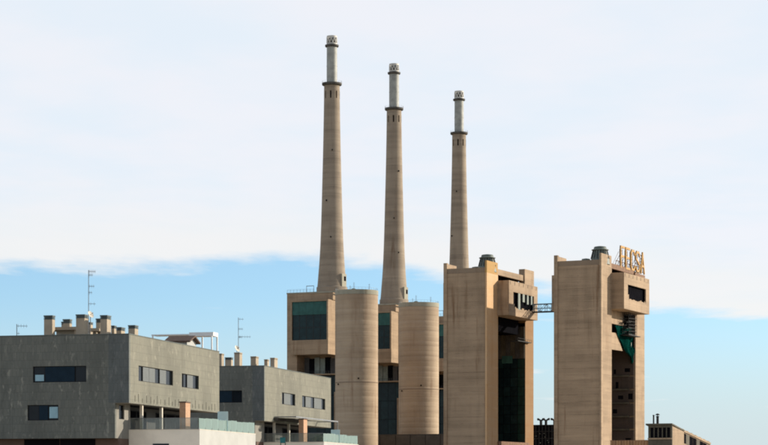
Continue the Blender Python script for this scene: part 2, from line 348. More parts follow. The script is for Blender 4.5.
# ------------------------------------------------------------------ chimneys and boiler houses
VP_PLANT = 1390
UF = [Frame(VP_PLANT, pos=p) for p in ((-22.8, 963.0), (4.7, 1026.0), (37.4, 1096.0))]
F1 = UF[0]
ROOF = 87.3
def make_chimney(F):
    root = empty('power_station_chimney', (F.O.x, F.O.y, ROOF), F.rz); Z = lambda z: z - ROOF
    n = 64
    prof = [(6.75, 87.3), (6.75, 90.3), (6.42, 90.6), (6.25, 92.0), (5.98, 95.5), (5.76, 98.2), (5.50, 101.5), (5.25, 105.5), (5.06, 109.0),
            (4.86, 114.0), (4.68, 119.0), (4.42, 128.6), (4.18, 138.0), (3.95, 147.0), (3.75, 156.0), (3.58, 165.0), (3.47, 172.8)]
    top = [(3.47, 176.0), (3.42, 178.6)]
    m = MB().lathe([(r, Z(z)) for r, z in prof], n, cap=False)
    i0 = len(m.v) - n                                            # ring at the foot of the slots
    for r, z in top:
        for k in range(n):
            a = 2*math.pi*k/n; m.v.append((r*math.cos(a), r*math.sin(a), Z(z)))
    slots = [k for k in range(n) if k % 8 in (2, 3)]
    for k in range(n):
        k2 = (k+1) % n
        if k not in slots: m.f.append((i0+k, i0+k2, i0+n+k2, i0+n+k))
        else:
            q = [m.v[i0+k], m.v[i0+k2], m.v[i0+n+k2], m.v[i0+n+k]]; s = (3.47-.55)/3.47
            inn = [(x*s, y*s, z) for x, y, z in q]
            for e in range(4): m.quad(q[e], q[(e+1)%4], inn[(e+1)%4], inn[e])
        m.f.append((i0+n+k, i0+n+k2, i0+2*n+k2, i0+2*n+k))
    m.build('shaft', M['shaft'], root, True)
    MB().lathe([(2.9, Z(172.2)), (2.9, Z(177))], 24).build('inner_lining', M['black'], root, True)
    gl = MB().lathe([(3.35, Z(178.5)), (4.15, Z(178.75)), (4.35, Z(179.0)), (4.35, Z(179.7)), (4.2, Z(179.7)), (4.2, Z(179.3)), (2.2, Z(179.3))], 40).build('gallery', M['collar'], root)
    rl = MB()
    for k in range(20):
        a = 2*math.pi*k/20; c, s_ = 4.3*math.cos(a), 4.3*math.sin(a); rl.tube((c, s_, Z(179.7)), (c, s_, Z(180.7)), .04, 4)
    rl.build('railing', M['collar'], gl)
    MB().lathe([(2.30, Z(179.0)), (2.30, Z(187.0)), (2.36, Z(187.0)), (2.36, Z(187.25)), (2.29, Z(187.25)), (2.27, Z(195.6))], 32).build('flue', M['flue'], root, True)
    MB().lathe([(2.2, Z(195.4)), (2.9, Z(195.6)), (3.0, Z(195.8)), (3.0, Z(196.4)), (2.85, Z(196.4)), (2.85, Z(196.2)), (2.1, Z(196.2))], 32).build('upper_gallery', M['collar'], root)
    cr = MB().lathe([(2.28, Z(196.6)), (2.28, Z(197.2)), (2.05, Z(197.2)), (2.05, Z(196.6))], 24, cap=False)
    cr.lathe([(2.28, Z(199.5)), (2.28, Z(200.3)), (2.05, Z(200.3)), (2.05, Z(199.5))], 24, cap=False)
    for k in range(10):
        for sgn in (-1, 1):
            a0 = 2*math.pi*(k+.5)/10; a1 = a0 + sgn*math.pi/10
            lo, hi = (2.17*math.cos(a0), 2.17*math.sin(a0), Z(197.1)), (2.17*math.cos(a1), 2.17*math.sin(a1), Z(199.6)); cr.tube(lo, hi, .24, 5)
    co = cr.build('crown', M['crown'], root)
    MB().lathe([(1.55, Z(196.3)), (1.55, Z(199.4))], 16).build('flue_mouth', M['black'], co)
    # service door box on the sunny side near the foot
    a = R(-8); d = MB(); rr = 5.15
    d.box(rr, rr+1.35, -1.7, 1.7, Z(90.4), Z(96.0)); o = d.build('service_box', M['rim'], root); o.rotation_euler.z = a
    o2 = MB().box(rr+1.2, rr+1.42, -.2, 1.25, Z(92.9), Z(94.9)).build('door', M['black'], root); o2.rotation_euler.z = a
    for zz_, aa in ((150, -62), (128, -95), (112, -70)):
        A = R(aa) ; 
        h = MB().box(-.22, .22, -.5, .12, -.3, .3).build('vent_hole', M['black'], root)
        rad = 4.42 + (128.6 - zz_) * .0245 if zz_ < 129 else 4.42 - (zz_ - 128.6) * .0258
        h.location = (rad*math.cos(A), rad*math.sin(A), Z(zz_)); h.rotation_euler.z = A + math.pi/2
    return root

def make_unit(F):
    root = F.root('boiler_house')
    yf, yb = -13.0, -9.0                      # bay face, main wall face
    xb1 = F1.xat(328, yf); xb0 = F1.xat(290.6, yf); xl = F1.xat(287, yb); xr = 7.3
    xp = F1.xat(297, yb)
    zt = 87.9; z_bt = F1.zat(299.0, xb1, yf); z_bb = F1.zat(353.8, xb1, yf); z_sl = F1.zat(373.2, xb1, yf)
    z_wt = F1.zat(300.6, xb1, yf); z_wg = F1.zat(313.8, xb1, yf); z_wb = F1.zat(339.3, xb1, yf)
    bx('block', M['tower'], root, xl, xr, -2.5, 13, 0, ROOF)
    bx('side_pier', M['tower'], root, xl, xp, yb, -2.51, 0, ROOF)
    bx('top_beam', M['tower'], root, xp+.01, xb1+.4, yb+.1, -2.51, z_bt+.01, ROOF)
    par = MB(); par.box(xl-.15, xr, yb-.15, yb+.25, ROOF+.002, zt); par.box(xl-.15, xl+.25, yb+.25, 13, ROOF+.002, zt); par.box(xr-.25, xr, yb+.25, 13, ROOF+.002, zt); par.box(xl+.25, xr-.25, 12.6, 13, ROOF+.002, zt)
    par.build('parapet', M['rim'], root)
    # projecting bay with the big netted window
    bay = MB().wall('-y', yf, xb0, xb1, z_bb, z_bt, holes=[(F1.xat(291.7, yf), F1.xat(326.6, yf), z_wb, z_wt)], depth=1.2)
    bo = bay.build('bay', M['tower'], root)
    bx('bay_side', M['tower'], bo, xb1-1.0, xb1-.003, yf+1.2, -2.6, z_bb, z_bt)
    bx('bay_side', M['tower'], bo, xb0+.003, xb0+1.0, yf+1.2, -2.6, z_bb, z_bt)
    bx('bay_floor', M['tower'], bo, xb0+1.0, xb1-1.0, yf+1.2, -2.6, z_bb, z_bb+.6)
    bx('bay_roof', M['tower'], bo, xb0+1.0, xb1-1.0, yf+1.2, -2.6, z_bt-.6, z_bt-.003)
    x0, x1 = F1.xat(291.7, yf), F1.xat(326.6, yf)
    wn = MB(); 
    for k in range(6):
        xx = x0 + (x1-x0)*k/5; wn.box(xx-.12, xx+.12, yf+.75, yf+.95, z_wb, z_wt)
    for zz_ in (z_wb+.05, z_wb+(z_wg-z_wb)*.5, z_wg, z_wt-.1): wn.box(x0, x1, yf+.70, yf+.745, zz_-.1, zz_+.1)
    wo_ = wn.build('window', M['steel_dark'], root)
    for k in range(5):
        a, b_ = x0+(x1-x0)*k/5+.13, x0+(x1-x0)*(k+1)/5-.13
        bx('pane', M['navy2'], wo_, a, b_, yf+.80, yf+.86, z_wb+.02, z_wg)
        bx('netting', M['teal'], wo_, a-.11, b_+.11, yf+.50, yf+.54, z_wg, z_wt-.02)
    # open gallery under the bay
    sl = bx('gallery_slab', M['tower'], root, xp+.01, xb1+2.0, yb+.5, -2.51, z_sl-.35, z_sl+.15)
    xx = xp+.6
    pal = [M['greypanel'], M['paleblind'], M['paleblind'], M['black'], M['greypanel']]
    wid = (xb1+1.5-xp-.6)/7
    for k, mm in enumerate((M['greypanel'], M['black'], M['paleblind'], M['paleblind'], M['black'], M['greypanel'], M['black'])):
        bx('gallery_panel', mm, root, xx+k*wid+.1, xx+(k+1)*wid-.1, -3.2-.1*(k % 3), -2.7, z_sl+.15, z_bb-.8-.5*(k % 2))
    rl = MB()
    for k in range(16):
        xq = xp+.3+(xb1+1.7-xp-.3)*k/15; rl.tube((xq, yb+.7, z_sl+.15), (xq, yb+.7, z_sl+1.3), .05, 4)
    for zq in (.7, 1.3): rl.tube((xp+.2, yb+.7, z_sl+zq), (xb1+1.7, yb+.7, z_sl+zq), .06, 4)
    rl.build('gallery_railing', M['steel_dark'], root)
    # dark curtain wall below
    nb = 5
    for k in range(nb):
        a = xp+.05+(xb1+2-xp)*k/nb; b_ = xp+.05+(xb1+2-xp)*(k+1)/nb
        for j in range(6):
            zz0 = 0.2+(z_sl-.6)*j/6; zz1 = 0.2+(z_sl-.6)*(j+1)/6
            bx('curtain_panel', M['navy'] if (k+j) % 3 else M['navy2'], root, a+.06, b_-.06, -4.3-.05*((k*3+j) % 2), -4.1, zz0+.08, zz1-.08)
    bx('curtain_backing', M['black'], root, xp+.01, xb1+2.0, -4.05, -2.52, 0, z_sl-.4)
    # round stair and duct tower
    cy = -18.0; cx = F1.xat(356.6, cy); dc = F1.w(cx, cy).y; rr = 21.4/FPX*dc; zc0 = F1.zat(293.8, cx, cy-rr); zc1 = F1.zat(289.2, cx, cy-rr)
    prof = [(rr, 0)]; z = 0; rnd = random.Random(3)
    while z < zc0-2.4:
        z2 = z+2.3; dr = rnd.uniform(-.008, .008)
        prof += [(rr+dr-.012, z+.02), (rr+dr, z+.10), (rr+dr, z2-.02)]; z = z2
    prof += [(rr, zc0-.02)]
    ct = MB().lathe(prof, 72, cx, cy).build('round_tower', M['silo'], root, True)
    MB().lathe([(rr+.12, zc0), (rr+.12, zc1), (rr-.35, zc1), (rr-.35, zc1-1), (0.1, zc1-1)], 72, cx, cy).build('rim', M['rim'], ct, True)
    MB().lathe([(rr+.1, 47.2), (rr+.1, 47.6)], 72, cx, cy, cap=False).build('band', M['darkband'], ct, True)
    for aa, zz_ in ((-122, 46.6), (-60, 48.9), (-118, 24)):
        A = R(aa); h = MB().box(-.3, .3, -.3, .12, -.3, .3).build('wall_vent', M['black'], ct)
        h.location = (cx+rr*math.cos(A), cy+rr*math.sin(A), zz_); h.rotation_euler.z = A+math.pi/2
    tl = MB()
    for k in range(36):
        A = 2*math.pi*k/36; c, s_ = cx+(rr-.15)*math.cos(A), cy+(rr-.15)*math.sin(A); tl.tube((c, s_, zc1), (c, s_, zc1+.9), .035, 4)
        A2 = 2*math.pi*(k+1)/36; c2, s2 = cx+(rr-.15)*math.cos(A2), cy+(rr-.15)*math.sin(A2); tl.tube((c, s_, zc1+.9), (c2, s2, zc1+.9), .035, 4)
    tl.build('rim_railing', M['grey'], ct)
    # railing and odds on the flat roof
    rl = MB()
    for k in range(9):
        xq = xl+.1+k*1.6; rl.tube((xq, yb, zt), (xq, yb, zt+1.25), .05, 4)
    rl.tube((xl+.1, yb, zt+1.25), (xl+13, yb, zt+1.25), .05, 4); rl.tube((xl+.1, yb, zt+.7), (xl+13, yb, zt+.7), .04, 4)
    rl.build('roof_railing', M['grey'], root)
    fr = MB(); fx = F1.xat(306.5, -4)
    fr.box(fx, fx+3.6, -4.2, -3.9, 90.9, 91.15)
    for q in (0, 3.5): fr.box(fx+q, fx+q+.12, -4.15, -3.95, ROOF, 90.9)
    fr.build('pipe_gantry', M['grey'], root)
    bx('link_block', M['tower'], root, xb1+2.2, xr+5.5, cy+6.5, -2.6, 0, z_sl-8)
    for (qx, qy, hh) in ((cx-3.5, cy+1, 2.6), (cx-2.2, cy+2, 4.0), (cx+5.5, cy+1, 3.0)):
        an = MB().tube((qx, qy, zc1-1), (qx, qy, zc1+hh), .07, 5)
        for q in range(3): an.tube((qx-.5, qy, zc1+hh-.5-q*.7), (qx+.5, qy, zc1+hh-.5-q*.7), .05, 4)
        an.build('aerial', M['grey'], root)
    MB().lathe([(1.0, zc1-1), (1.0, zc1+.6), (.5, zc1+.9)], 14, cx, cy-3).build('roof_vent', M['vent'], root, True)
    return root

unit = make_unit(F1); chim = make_chimney(F1)
lab_u = ['nearest concrete boiler house with teal netted bay window beside a round tower, behind the houses',
         'middle concrete boiler house and round tower, just left of the left slab tower',
         'farthest concrete boiler house, only a dark sliver showing left of the left slab tower']
lab_c = ['tallest and leftmost concrete chimney with pale flue and white crown', 'middle of the three tapering concrete chimneys', 'shortest, rightmost chimney rising from behind the left slab tower']
for i in range(3):
    u = unit if i == 0 else copy_tree(unit); c = chim if i == 0 else copy_tree(chim)
    u.location = (UF[i].O.x, UF[i].O.y, 0); c.location = (UF[i].O.x, UF[i].O.y, ROOF)
    tag(u, lab_u[i], 'boiler house', 'boiler houses of the power station'); tag(c, lab_c[i], 'chimney', 'power station chimneys')
    c.rotation_euler.z += (0, .05, -.06)[i]
    for ch in c.children:                                    # each stack has its own openings
        if ch.name.startswith('vent_hole'):
            q = Matrix.Rotation((0, .45, -.35)[i], 4, 'Z') @ Vector(ch.location); ch.location = (q.x, q.y, q.z + (0, 0, 0)[i]); ch.rotation_euler.z += (0, .45, -.35)[i]

# ------------------------------------------------------------------ slab towers
def make_tower(F, p, label):
    """p: photo measurements of one tower."""
    root = F.root('slab_tower'); tag(root, label, 'tower', 'concrete slab towers')
    W = -F.xat(p['left'], 0); L = F.yat(p['far'], 0); yp = F.yat(p['pil'], 0); yq = F.yat(p['far0'], 0)
    zr = F.zat(p['roof'], 0, 0); zp = F.zat(p['piltop'], 0, 0); zfin = F.zat(p['fin'], -W, 0)
    yb0 = yp - .6; xb = F.xat(p['boxx'], yb0); yb1 = F.yat(p['boxend'], xb)
    zb1 = F.zat(p['boxtop'], xb, yb0); zb0 = F.zat(p['boxbot'], xb, yb0)
    rec = 13.0
    print('tower', 'W %.1f L %.1f yp %.1f yq %.1f zr %.1f zp %.1f xb %.1f yb0 %.1f yb1 %.1f zb %.1f %.1f' % (W, L, yp, yq, zr, zp, xb, yb0, yb1, zb0, zb1))
    # core slab with recess on both long sides
    bx('core', M['tower'], root, -W+.004, -rec, 1.615, L-1.61, 0, zr-1.21)
    fw = MB()                                        # front wall panel, pour by pour
    z = 0; rnd = random.Random(11); npour = 20; dz = (zr-2.0)/npour
    for k in range(npour):
        d = rnd.uniform(-.03, .03); fw.box(-W+1.5, -.7, .45+d, 1.6, k*dz+.02, (k+1)*dz-.02)
    fw.box(-W+1.5, -.7, .55, 1.55, 0, zr-2.0)
    fw.build('front_wall', M['tower'], root)
    th = MB(); zz_ = zr-6
    while zz_ > zr-32:
        q = -W*.5; th.box(q-.25, q+.25, .40, .5, zz_-.08, zz_+.08)
        zz_ -= 2.9
    th.build('tie_hole', M['darkband'], root)
    bx('parapet_band', M['darkband'], root, -W+1.5, -.7, .40, 1.7, zr-2.0, zr)
    bx('rear_wall', M['tower'], root, -W+.004, -rec, L-1.6, L-.4, 0, zr)
    for xs in ((-W, -W+1.5), (-.7, 0)):
        pass
    # corner piers
    zo = zr - 2.2
    bx('corner_pier', M[p['pm']], root, -rec+.003, 0, 1.605, yp, 0, zo)
    bx('corner_fin', M[p['pm']], root, -.695, 0, 0, 1.60, 0, zo)
    bx('pier_cap', M['ochre'] if p['ochre'] else M['tower'], root, -.8, .004, -.004, yp*.98, zo+.003, zp)
    bx('left_fin', M['tower'], root, -W, -W+1.495, 0, 1.6, 0, zfin)
    bx('left_fin_return', M['tower'], root, -W, -W+.9, 1.605, yp*.95, zr-2, zfin-.2)
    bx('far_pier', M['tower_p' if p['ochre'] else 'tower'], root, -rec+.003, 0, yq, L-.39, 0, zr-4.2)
    zfc = F.zat(p['farcap'], 0, yq)
    bx('far_pier_cap', M['tower' if p['ochre'] else 'rust'], root, -2.5, .15, yq-1.0, L-.2, zr-4.195, zfc)
    # roof edge beam above the box with a shadow gap beneath
    zba, zbb = F.zat(p['beam'][0], -.4, yp), F.zat(p['beam'][1], -.4, yp)
    bx('roof_beam', M['tower' if p['ochre'] else 'rust'], root, -1.6, -.4, yp+.01, yq-1.01, zbb, zba)
    bx('roof_slab', M['tower'], root, -W+1.0, -1.61, 1.71, L-1.7, zr-1.2, zr-.5)
    bx('gap_wall', M['black'], root, -5.5, -3.2, yp+.01, yq-.01, zb1-2.5, zbb+1.5)  # black plate stands in for the shade of the gap
    # corbelled boxes on both long sides
    wy0, wy1 = F.yat(p['win'][0], xb), F.yat(p['win'][1], xb)
    wz1 = F.zat(p['win'][2], xb, wy0); wz0 = F.zat(p['win'][3], xb, wy0)
    b = MB().wall('+x', xb, yb0, yb1, zb0, zb1, holes=[(wy0, wy1, wz0, wz1)], depth=.5)
    bo = b.build('corbelled_box', M['tower'], root)
    bx('box_end', M['tower'], bo, .01, xb-.5, yb0+.003, yb0+.5, zb0+.003, zb1-.003)
    bx('box_end', M['tower'], bo, .01, xb-.5, yb1-.5, yb1-.003, zb0+.003, zb1-.003)
    bx('box_floor', M['tower'], bo, -3.0, xb-.5, yb0+.503, yb1-.503, zb0+.003, zb0+.6)
    bx('box_roof', M['tower'], bo, -1.0, xb-.5, yb0+.503, yb1-.503, zb1-.6, zb1-.003)
    bx('box_inside', M['black'], bo, xb-1.5, xb-1.2, yb0+1, yb1-1, zb0+.61, zb1-.61)  # black plate in place of the shade inside the box
    fl = MB()                                         # ragged bits along the broken sill
    rnd = random.Random(p['seed'])
    yy = wy0
    while yy < wy1-.4:
        wq = rnd.uniform(.5, 1.5); hq = rnd.choice((.2, .5, .9, .3)); fl.box(xb-.45, xb-.12, yy, min(yy+wq, wy1-.02), wz0-.01, wz0+hq); yy += wq
    fl.box(xb-.45, xb-.10, wy0+.01, wy0+1.6, wz0-.01, wz0+2.1)
    fl.build('broken_sill', M['tower'], bo)
    if p['mull']:
        for (m0, m1, drop) in p['mull']:
            a, c = F.yat(m0, xb), F.yat(m1, xb); bx('mullion', M['paleblind'], bo, xb-.42, xb-.1, a, c, wz0+drop, wz1-.01)
    lb = MB().box(-W-xb, -W-.003, yb0, yb1, zb0, zb1).build('corbelled_box', M['tower'], root)
    # drip joints under the box top edge
    dj = MB()
    for k in range(7):
        yy = yb0+1.5+(yb1-yb0-3)*k/6; dj.box(xb+.002, xb+.09, yy-.25, yy+.25, zb1-1.5, zb1-.25)
    dj.build('drip_block', M['darkband'], bo)
    # roof ventilator
    vx, vy = p['vent']; vz = zr-1.2
    zc = F.zat(p['ventrim'], vx, vy)
    vt = MB().lathe([(3.9, vz), (3.5, zc-3.4), (2.75, zc-.35), (2.75, zc-.05), (3.4, zc), (3.4, zc+.25), (2.6, zc+.5), (2.4, zc+1.0), (2.5, zc+1.1), (2.2, zc+1.4), (1.0, zc+1.6)], 24, vx, vy).build('roof_ventilator', M['vent'], root)
    ft = MB()
    for k in range(16):
        A = 2*math.pi*k/16; ft.tube((vx+2.85*math.cos(A), vy+2.85*math.sin(A), zc-.1), (vx+3.7*math.cos(A), vy+3.7*math.sin(A), zc-3.4), .14, 4)
    ft.build('fin', M['steel_dark'], vt)
    for (qx, qy, s) in p['bits']:
        MB().lathe([(s, zr-.6), (s, zr+s*.5), (s*1.2, zr+s*.5), (s*1.1, zr+s*.9), (s*.3, zr+s*1.05)], 10, qx, qy).build('small_vent', M['vent'], root)
    return root, dict(W=W, L=L, yp=yp, yq=yq, zr=zr, xb=xb, yb0=yb0, yb1=yb1, zb0=zb0, zb1=zb1, rec=rec, zba=zba, zbb=zbb)

FT1 = Frame(VP_PLANT, 486.8, 890.0); FT2 = Frame(VP_PLANT, 601.3, 859.0)
T1, d1 = make_tower(FT1, dict(left=443.5, far=533.8, pil=498.0, far0=525.3, roof=267.0, piltop=260.2, fin=263.2, boxx=509.0, boxend=537.6, boxtop=280.1, boxbot=314.8,
     farcap=269.2, beam=(268.8, 274.6), win=(513.4, 534.0, 291.8, 308.6), mull=[(518.6, 520.6, 0), (523.0, 525.0, 3.6), (527.4, 528.9, 3.0), (531.3, 532.6, 3.2)],
     vent=(-3.6, 9.5), ventrim=258.3, seed=2, ochre=True, pm='tower_o', bits=[(-9.5, 12, 1.6), (-12.5, 10, 1.0)]),
     'left concrete slab tower with ochre pier cap and five-light corbelled box')
T2, d2 = make_tower(FT2, dict(left=553.9, far=644.8, pil=611.7, far0=635.6, roof=259.2, piltop=252.9, fin=255.4, boxx=624.1, boxend=649.3, boxtop=272.2, boxbot=308.5,
     farcap=273.0, beam=(263.0, 268.0), win=(627.9, 646.0, 284.4, 299.5), mull=None,
     vent=(-3.4, 8.5), ventrim=250.3, seed=5, ochre=False, pm='tower', bits=[(-9.5, 9, 1.5)]),
     'right concrete slab tower carrying the yellow letters, green net hanging in its recess')
def recess(F, T, d, floors):
    return F.zat
# --- left tower recess: navy glazing, pale upper sheets, platform
F, d = FT1, d1; xr = -d['rec']; ya, yb = d['yp']+.02, d['yq']-.02
zb = F.zat(441.0, 0, ya); zm = F.zat(354.5, 0, ya)
nx, nz = 4, 9                                      # the far end wall of the recess faces the camera
for j in range(nz):
    for k in range(nx):
        a = xr+(-.2-xr)*k/nx; b = xr+(-.2-xr)*(k+1)/nx; z0 = zb+(zm-zb)*j/nz; z1 = zb+(zm-zb)*(j+1)/nz
        bx('glazing_panel', M['navy_g'] if k == nx-1 else M['navy2'] if (j*5+k*3) % 4 == 0 else M['navy'], T1, a+.12, b-.12, yb-.3-.06*((j+k) % 2), yb-.05, z0+.1, z1-.1)
for k in range(6):
    a = xr+(-.2-xr)*k/6; b = xr+(-.2-xr)*(k+1)/6
    bx('upper_sheet', M['olive'] if k % 2 else M['greypanel'], T1, a+.05, b-.05, yb-.4-.1*(k % 2), yb-.05, zm+.1, d['zb0']-2.5)
bx('hoist_hood', M['black'], T1, xr+.3, -2.4, ya+.3, yb-2.0, d['zb0']-6.0, d['zb0']-.05)  # coloured black to stand for the shade under the box
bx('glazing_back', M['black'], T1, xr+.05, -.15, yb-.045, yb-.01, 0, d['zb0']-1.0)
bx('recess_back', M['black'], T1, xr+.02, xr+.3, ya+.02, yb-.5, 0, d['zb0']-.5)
bx('loose_panel', M['teal'], T1, F.xat(502.5, yb), F.xat(513, yb), yb-.75, yb-.55, F.zat(363, 0, yb), F.zat(355.5, 0, yb))
pl = MB(); y0, y1 = F.yat(515, 0), F.yat(528.5, 0); zz0 = F.zat(341.0, 0, y0)
pl.box(-2.0, 1.4, y0, y1, zz0, zz0+.3)
for k in range(8): yq_ = y0+(y1-y0)*k/7; pl.tube((1.35, yq_, zz0), (1.35, yq_, zz0+1.3), .06, 4)
pl.tube((1.35, y0, zz0+1.3), (1.35, y1, zz0+1.3), .07, 4)
pl.build('service_platform', M['steel_dark'], T1)
bx('recess_sill', M['rust'], T1, xr, .5, ya-.5, yb+4, zb-1.6, zb-.05)
# --- right tower recess: bare floors, green net, stair cage
F, d = FT2, d2; xr = -d['rec']; ya, yb = d['yp']+.02, d['yq']-.02
zb = F.zat(440.0, 0, ya)
fl_px = [349, 376, 389.5, 403, 416.5, 429.5]
zs = [F.zat(p_, -3, yb) for p_ in fl_px] + [zb-3]
rnd = random.Random(4)
for k in range(len(fl_px)):
    bx('floor_slab', M['olive'], T2, xr+.4, -2.6, yb-1.4, yb-.02, zs[k]-.3, zs[k]+.3)
    z0, z1 = zs[k+1]+.32, zs[k]-.32
    holes = []; q = xr+3.2
    for h in range((2, 1, 2, 1, 0, 2)[k]):
        q0 = q+rnd.uniform(0, 2.6); holes.append((q0, q0+rnd.uniform(.8, 2.6), z0+rnd.uniform(0, 1.6), min(z1-rnd.uniform(.4, 1.5), z0+rnd.uniform(2.4, 4.5)))); q = q0+3.6
    MB().wall('-y', yb-.7, xr+.4, -.6, z0, z1, holes=holes, depth=.3).build('inner_wall', M['brownp'], T2)
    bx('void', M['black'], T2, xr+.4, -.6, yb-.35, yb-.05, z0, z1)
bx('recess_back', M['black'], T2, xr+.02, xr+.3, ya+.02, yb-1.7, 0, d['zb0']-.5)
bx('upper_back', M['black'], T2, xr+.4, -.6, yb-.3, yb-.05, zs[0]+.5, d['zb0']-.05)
zl = F.zat(322.5, 0, ya)
bx('lintel_panel', M['tower'], T2, -2.5, -1.5, ya+.02, F.yat(623.5, -1.5), zl, d['zb0']-.05)
yA, yB = ya, F.yat(622.6, -1.0)
zA, zB = F.zat(332, -1, ya), F.zat(349.0, -1, ya)
MB().slab([(-1.0, yA, zA), (-1.0, yA+(yB-yA)*.55, zA+.2), (-1.0, yB, zB+.2), (-1.0, yA, zB)], [(-1.5, yA, zA), (-1.5, yA+(yB-yA)*.55, zA+.2), (-1.5, yB, zB+.2), (-1.5, yA, zB)]).build('slanting_panel', M['tower'], T2)
# net: a sagging sheet
net = MB(); ny, nzv = 14, 16
y0n, y1n = F.yat(615.0, -.7), F.yat(634.8, -.7); zt_n = F.zat(325.0, -.7, y0n); zb_n = F.zat(361.0, -.7, y1n)
pts = {}
for j in range(nzv+1):
    t = j/nzv
    left = y0n+(y1n-y0n)*(0.0 + .93*t**1.7) if t > .12 else y0n
    right = y1n-(y1n-y0n)*.10*max(0, t-.7)/.3
    for i in range(ny+1):
        s_ = i/ny; y = left+(right-left)*s_; z_ = zt_n+(zb_n-zt_n)*t - .8*math.sin(math.pi*s_)*t
        pts[i, j] = (-.9+.45*math.sin(s_*11+t*5)+.25*math.sin(t*15+s_*4), y+.5*math.sin(t*11+s_*3)*t, z_+.5*math.sin(s_*7+1)*t)
for j in range(nzv):
    for i in range(ny): net.quad(pts[i, j], pts[i+1, j], pts[i+1, j+1], pts[i, j+1])
no = net.build('safety_net', M['greennet'], T2, True); sm = no.modifiers.new('thickness', 'SOLIDIFY'); sm.thickness = .06
bx('pale_strip', M['paleblind'], T2, -1.9, -1.3, F.yat(631.2, -1.3), F.yat(634.2, -1.3), F.zat(351, -1, ya+15), F.zat(334.5, -1, ya+15))
cg = MB(); cy0, cy1 = F.yat(627.0, 1.2), F.yat(634.8, 1.2); cz1 = d['zb0']-.02; cz0 = F.zat(334.4, 1.2, cy0)
cg.box(-1.0, 2.4, F.yat(626.0, 1.2), F.yat(640.5, 2.4), cz0-.3, cz0)
for k in range(7):
    z_ = cz0+(cz1-cz0)*k/7
    for (x_, a, b) in ((2.0, cy0, cy1), (-.6, cy0, cy1)): cg.tube((x_, a, z_), (x_, b, z_+.5), .09, 4)
    for y_ in (cy0, cy1): cg.tube((-.6, y_, z_), (2.0, y_, z_), .09, 4)
    cg.box(-.4, 1.8, cy0+(cy1-cy0)*((k % 2)*.5), cy0+(cy1-cy0)*((k % 2)*.5+.5), z_+.3, z_+.42)
for x_ in (-.6, 2.0):
    for k in range(5): y_ = cy0+(cy1-cy0)*k/4; cg.tube((x_, y_, cz0), (x_, y_, cz1), .10, 4)
cg.build('stair_cage', M['steel_dark'], T2)

# --- yellow letters on the right tower's roof
sy0, sy1 = FT2.yat(620.6, -.3), FT2.yat(645.6, -.3); FTs = FT2
zl0, zl1 = FT2.zat(266.5, -.3, sy0), FT2.zat(246.3, -.3, sy0)
sg = empty('rooftop_sign', FT2.loc(-1.0, sy0, d2['zba']), FT2.rz); tag(sg, 'tall yellow letter sign on the roof of the right slab tower', 'sign')
STROKES = {
 'F': [[(0, 0), (0, 1)], [(0, 1), (1, 1)], [(0, .54), (.8, .54)]],
 'E': [[(0, 0), (0, 1)], [(0, 1), (1, 1)], [(0, .53), (.85, .53)], [(0, 0), (1, 0)]],
 'C': [[(1, .82), (.8, .97)], [(.8, .97), (.25, .97)], [(.25, .97), (0, .82)], [(0, .82), (0, .18)], [(0, .18), (.25, .03)], [(.25, .03), (.8, .03)], [(.8, .03), (1, .18)]],
 'S': [[(1, .82), (.78, .97)], [(.78, .97), (.22, .97)], [(.22, .97), (0, .82)], [(0, .82), (0, .64)], [(0, .64), (1, .36)], [(1, .36), (1, .18)], [(1, .18), (.78, .03)], [(.78, .03), (.22, .03)], [(.22, .03), (0, .18)]],
 'A': [[(0, 0), (.5, 1)], [(.5, 1), (1, 0)], [(.2, .34), (.8, .34)]]}
LW, LH = (sy1-sy0)/5*.70, zl1-zl0; zoff = zl0-d2['zba']
def stroke(m, a, b, x0, x1, th):
    a, b = Vector(a), Vector(b); dd = (b-a).normalized(); n_ = Vector((-dd.y, dd.x))*th; e = dd*th
    q = [a-e+n_, b+e+n_, b+e-n_, a-e-n_]
    m.slab([(x0, p_.x, p_.y) for p_ in q], [(x1, p_.x, p_.y) for p_ in q])
for k, ch in enumerate('FECSA'):
    y_ = (sy1-sy0)/5*(k+.12); m = MB()
    for qi, (a, b) in enumerate(STROKES[ch]):
        stroke(m, (y_+a[0]*LW, zoff+a[1]*LH), (y_+b[0]*LW, zoff+b[1]*LH), .2+.004*qi, .7+.004*qi, .42)
    m.build('letter', M['yellow'], sg)
    fr = MB()
    for q in (.15, .85):
        fr.tube((-.2, y_+q*LW, 0), (-.2, y_+q*LW, zoff+LH*.9), .11, 5); fr.tube((-2.6, y_+q*LW, 0), (-.2, y_+q*LW, zoff+LH*.6), .09, 5)
    for q in range(6):
        z_ = zoff+LH*(.02+.16*q); fr.tube((-.2, y_+.15*LW, z_), (-.2, y_+.85*LW, z_+LH*.14), .10, 5); fr.tube((-.2, y_+.85*LW, z_), (-.2, y_+.15*LW, z_+LH*.14), .10, 5)
    fr.build('letter_frame', M['rust'], sg)
rl = MB()
for z_ in (.25, zoff+LH*.28): rl.tube((-.25, -3.0, z_), (-.25, sy1-sy0, z_), .14, 5)
for k in range(14): y_ = -3+(sy1-sy0+3)*k/13; rl.tube((-.25, y_, 0), (-.25, y_, zoff+LH*.28), .09, 5)
rl.tube((-.4, -6.5, .2), (-.3, .5, zoff+LH*.75), .07, 4)
rl.build('base_rail', M['rust'], sg)

# --- footbridge between the towers
Fb = FT1; by0 = d1['yb1']-6.0; by1 = by0+2.4
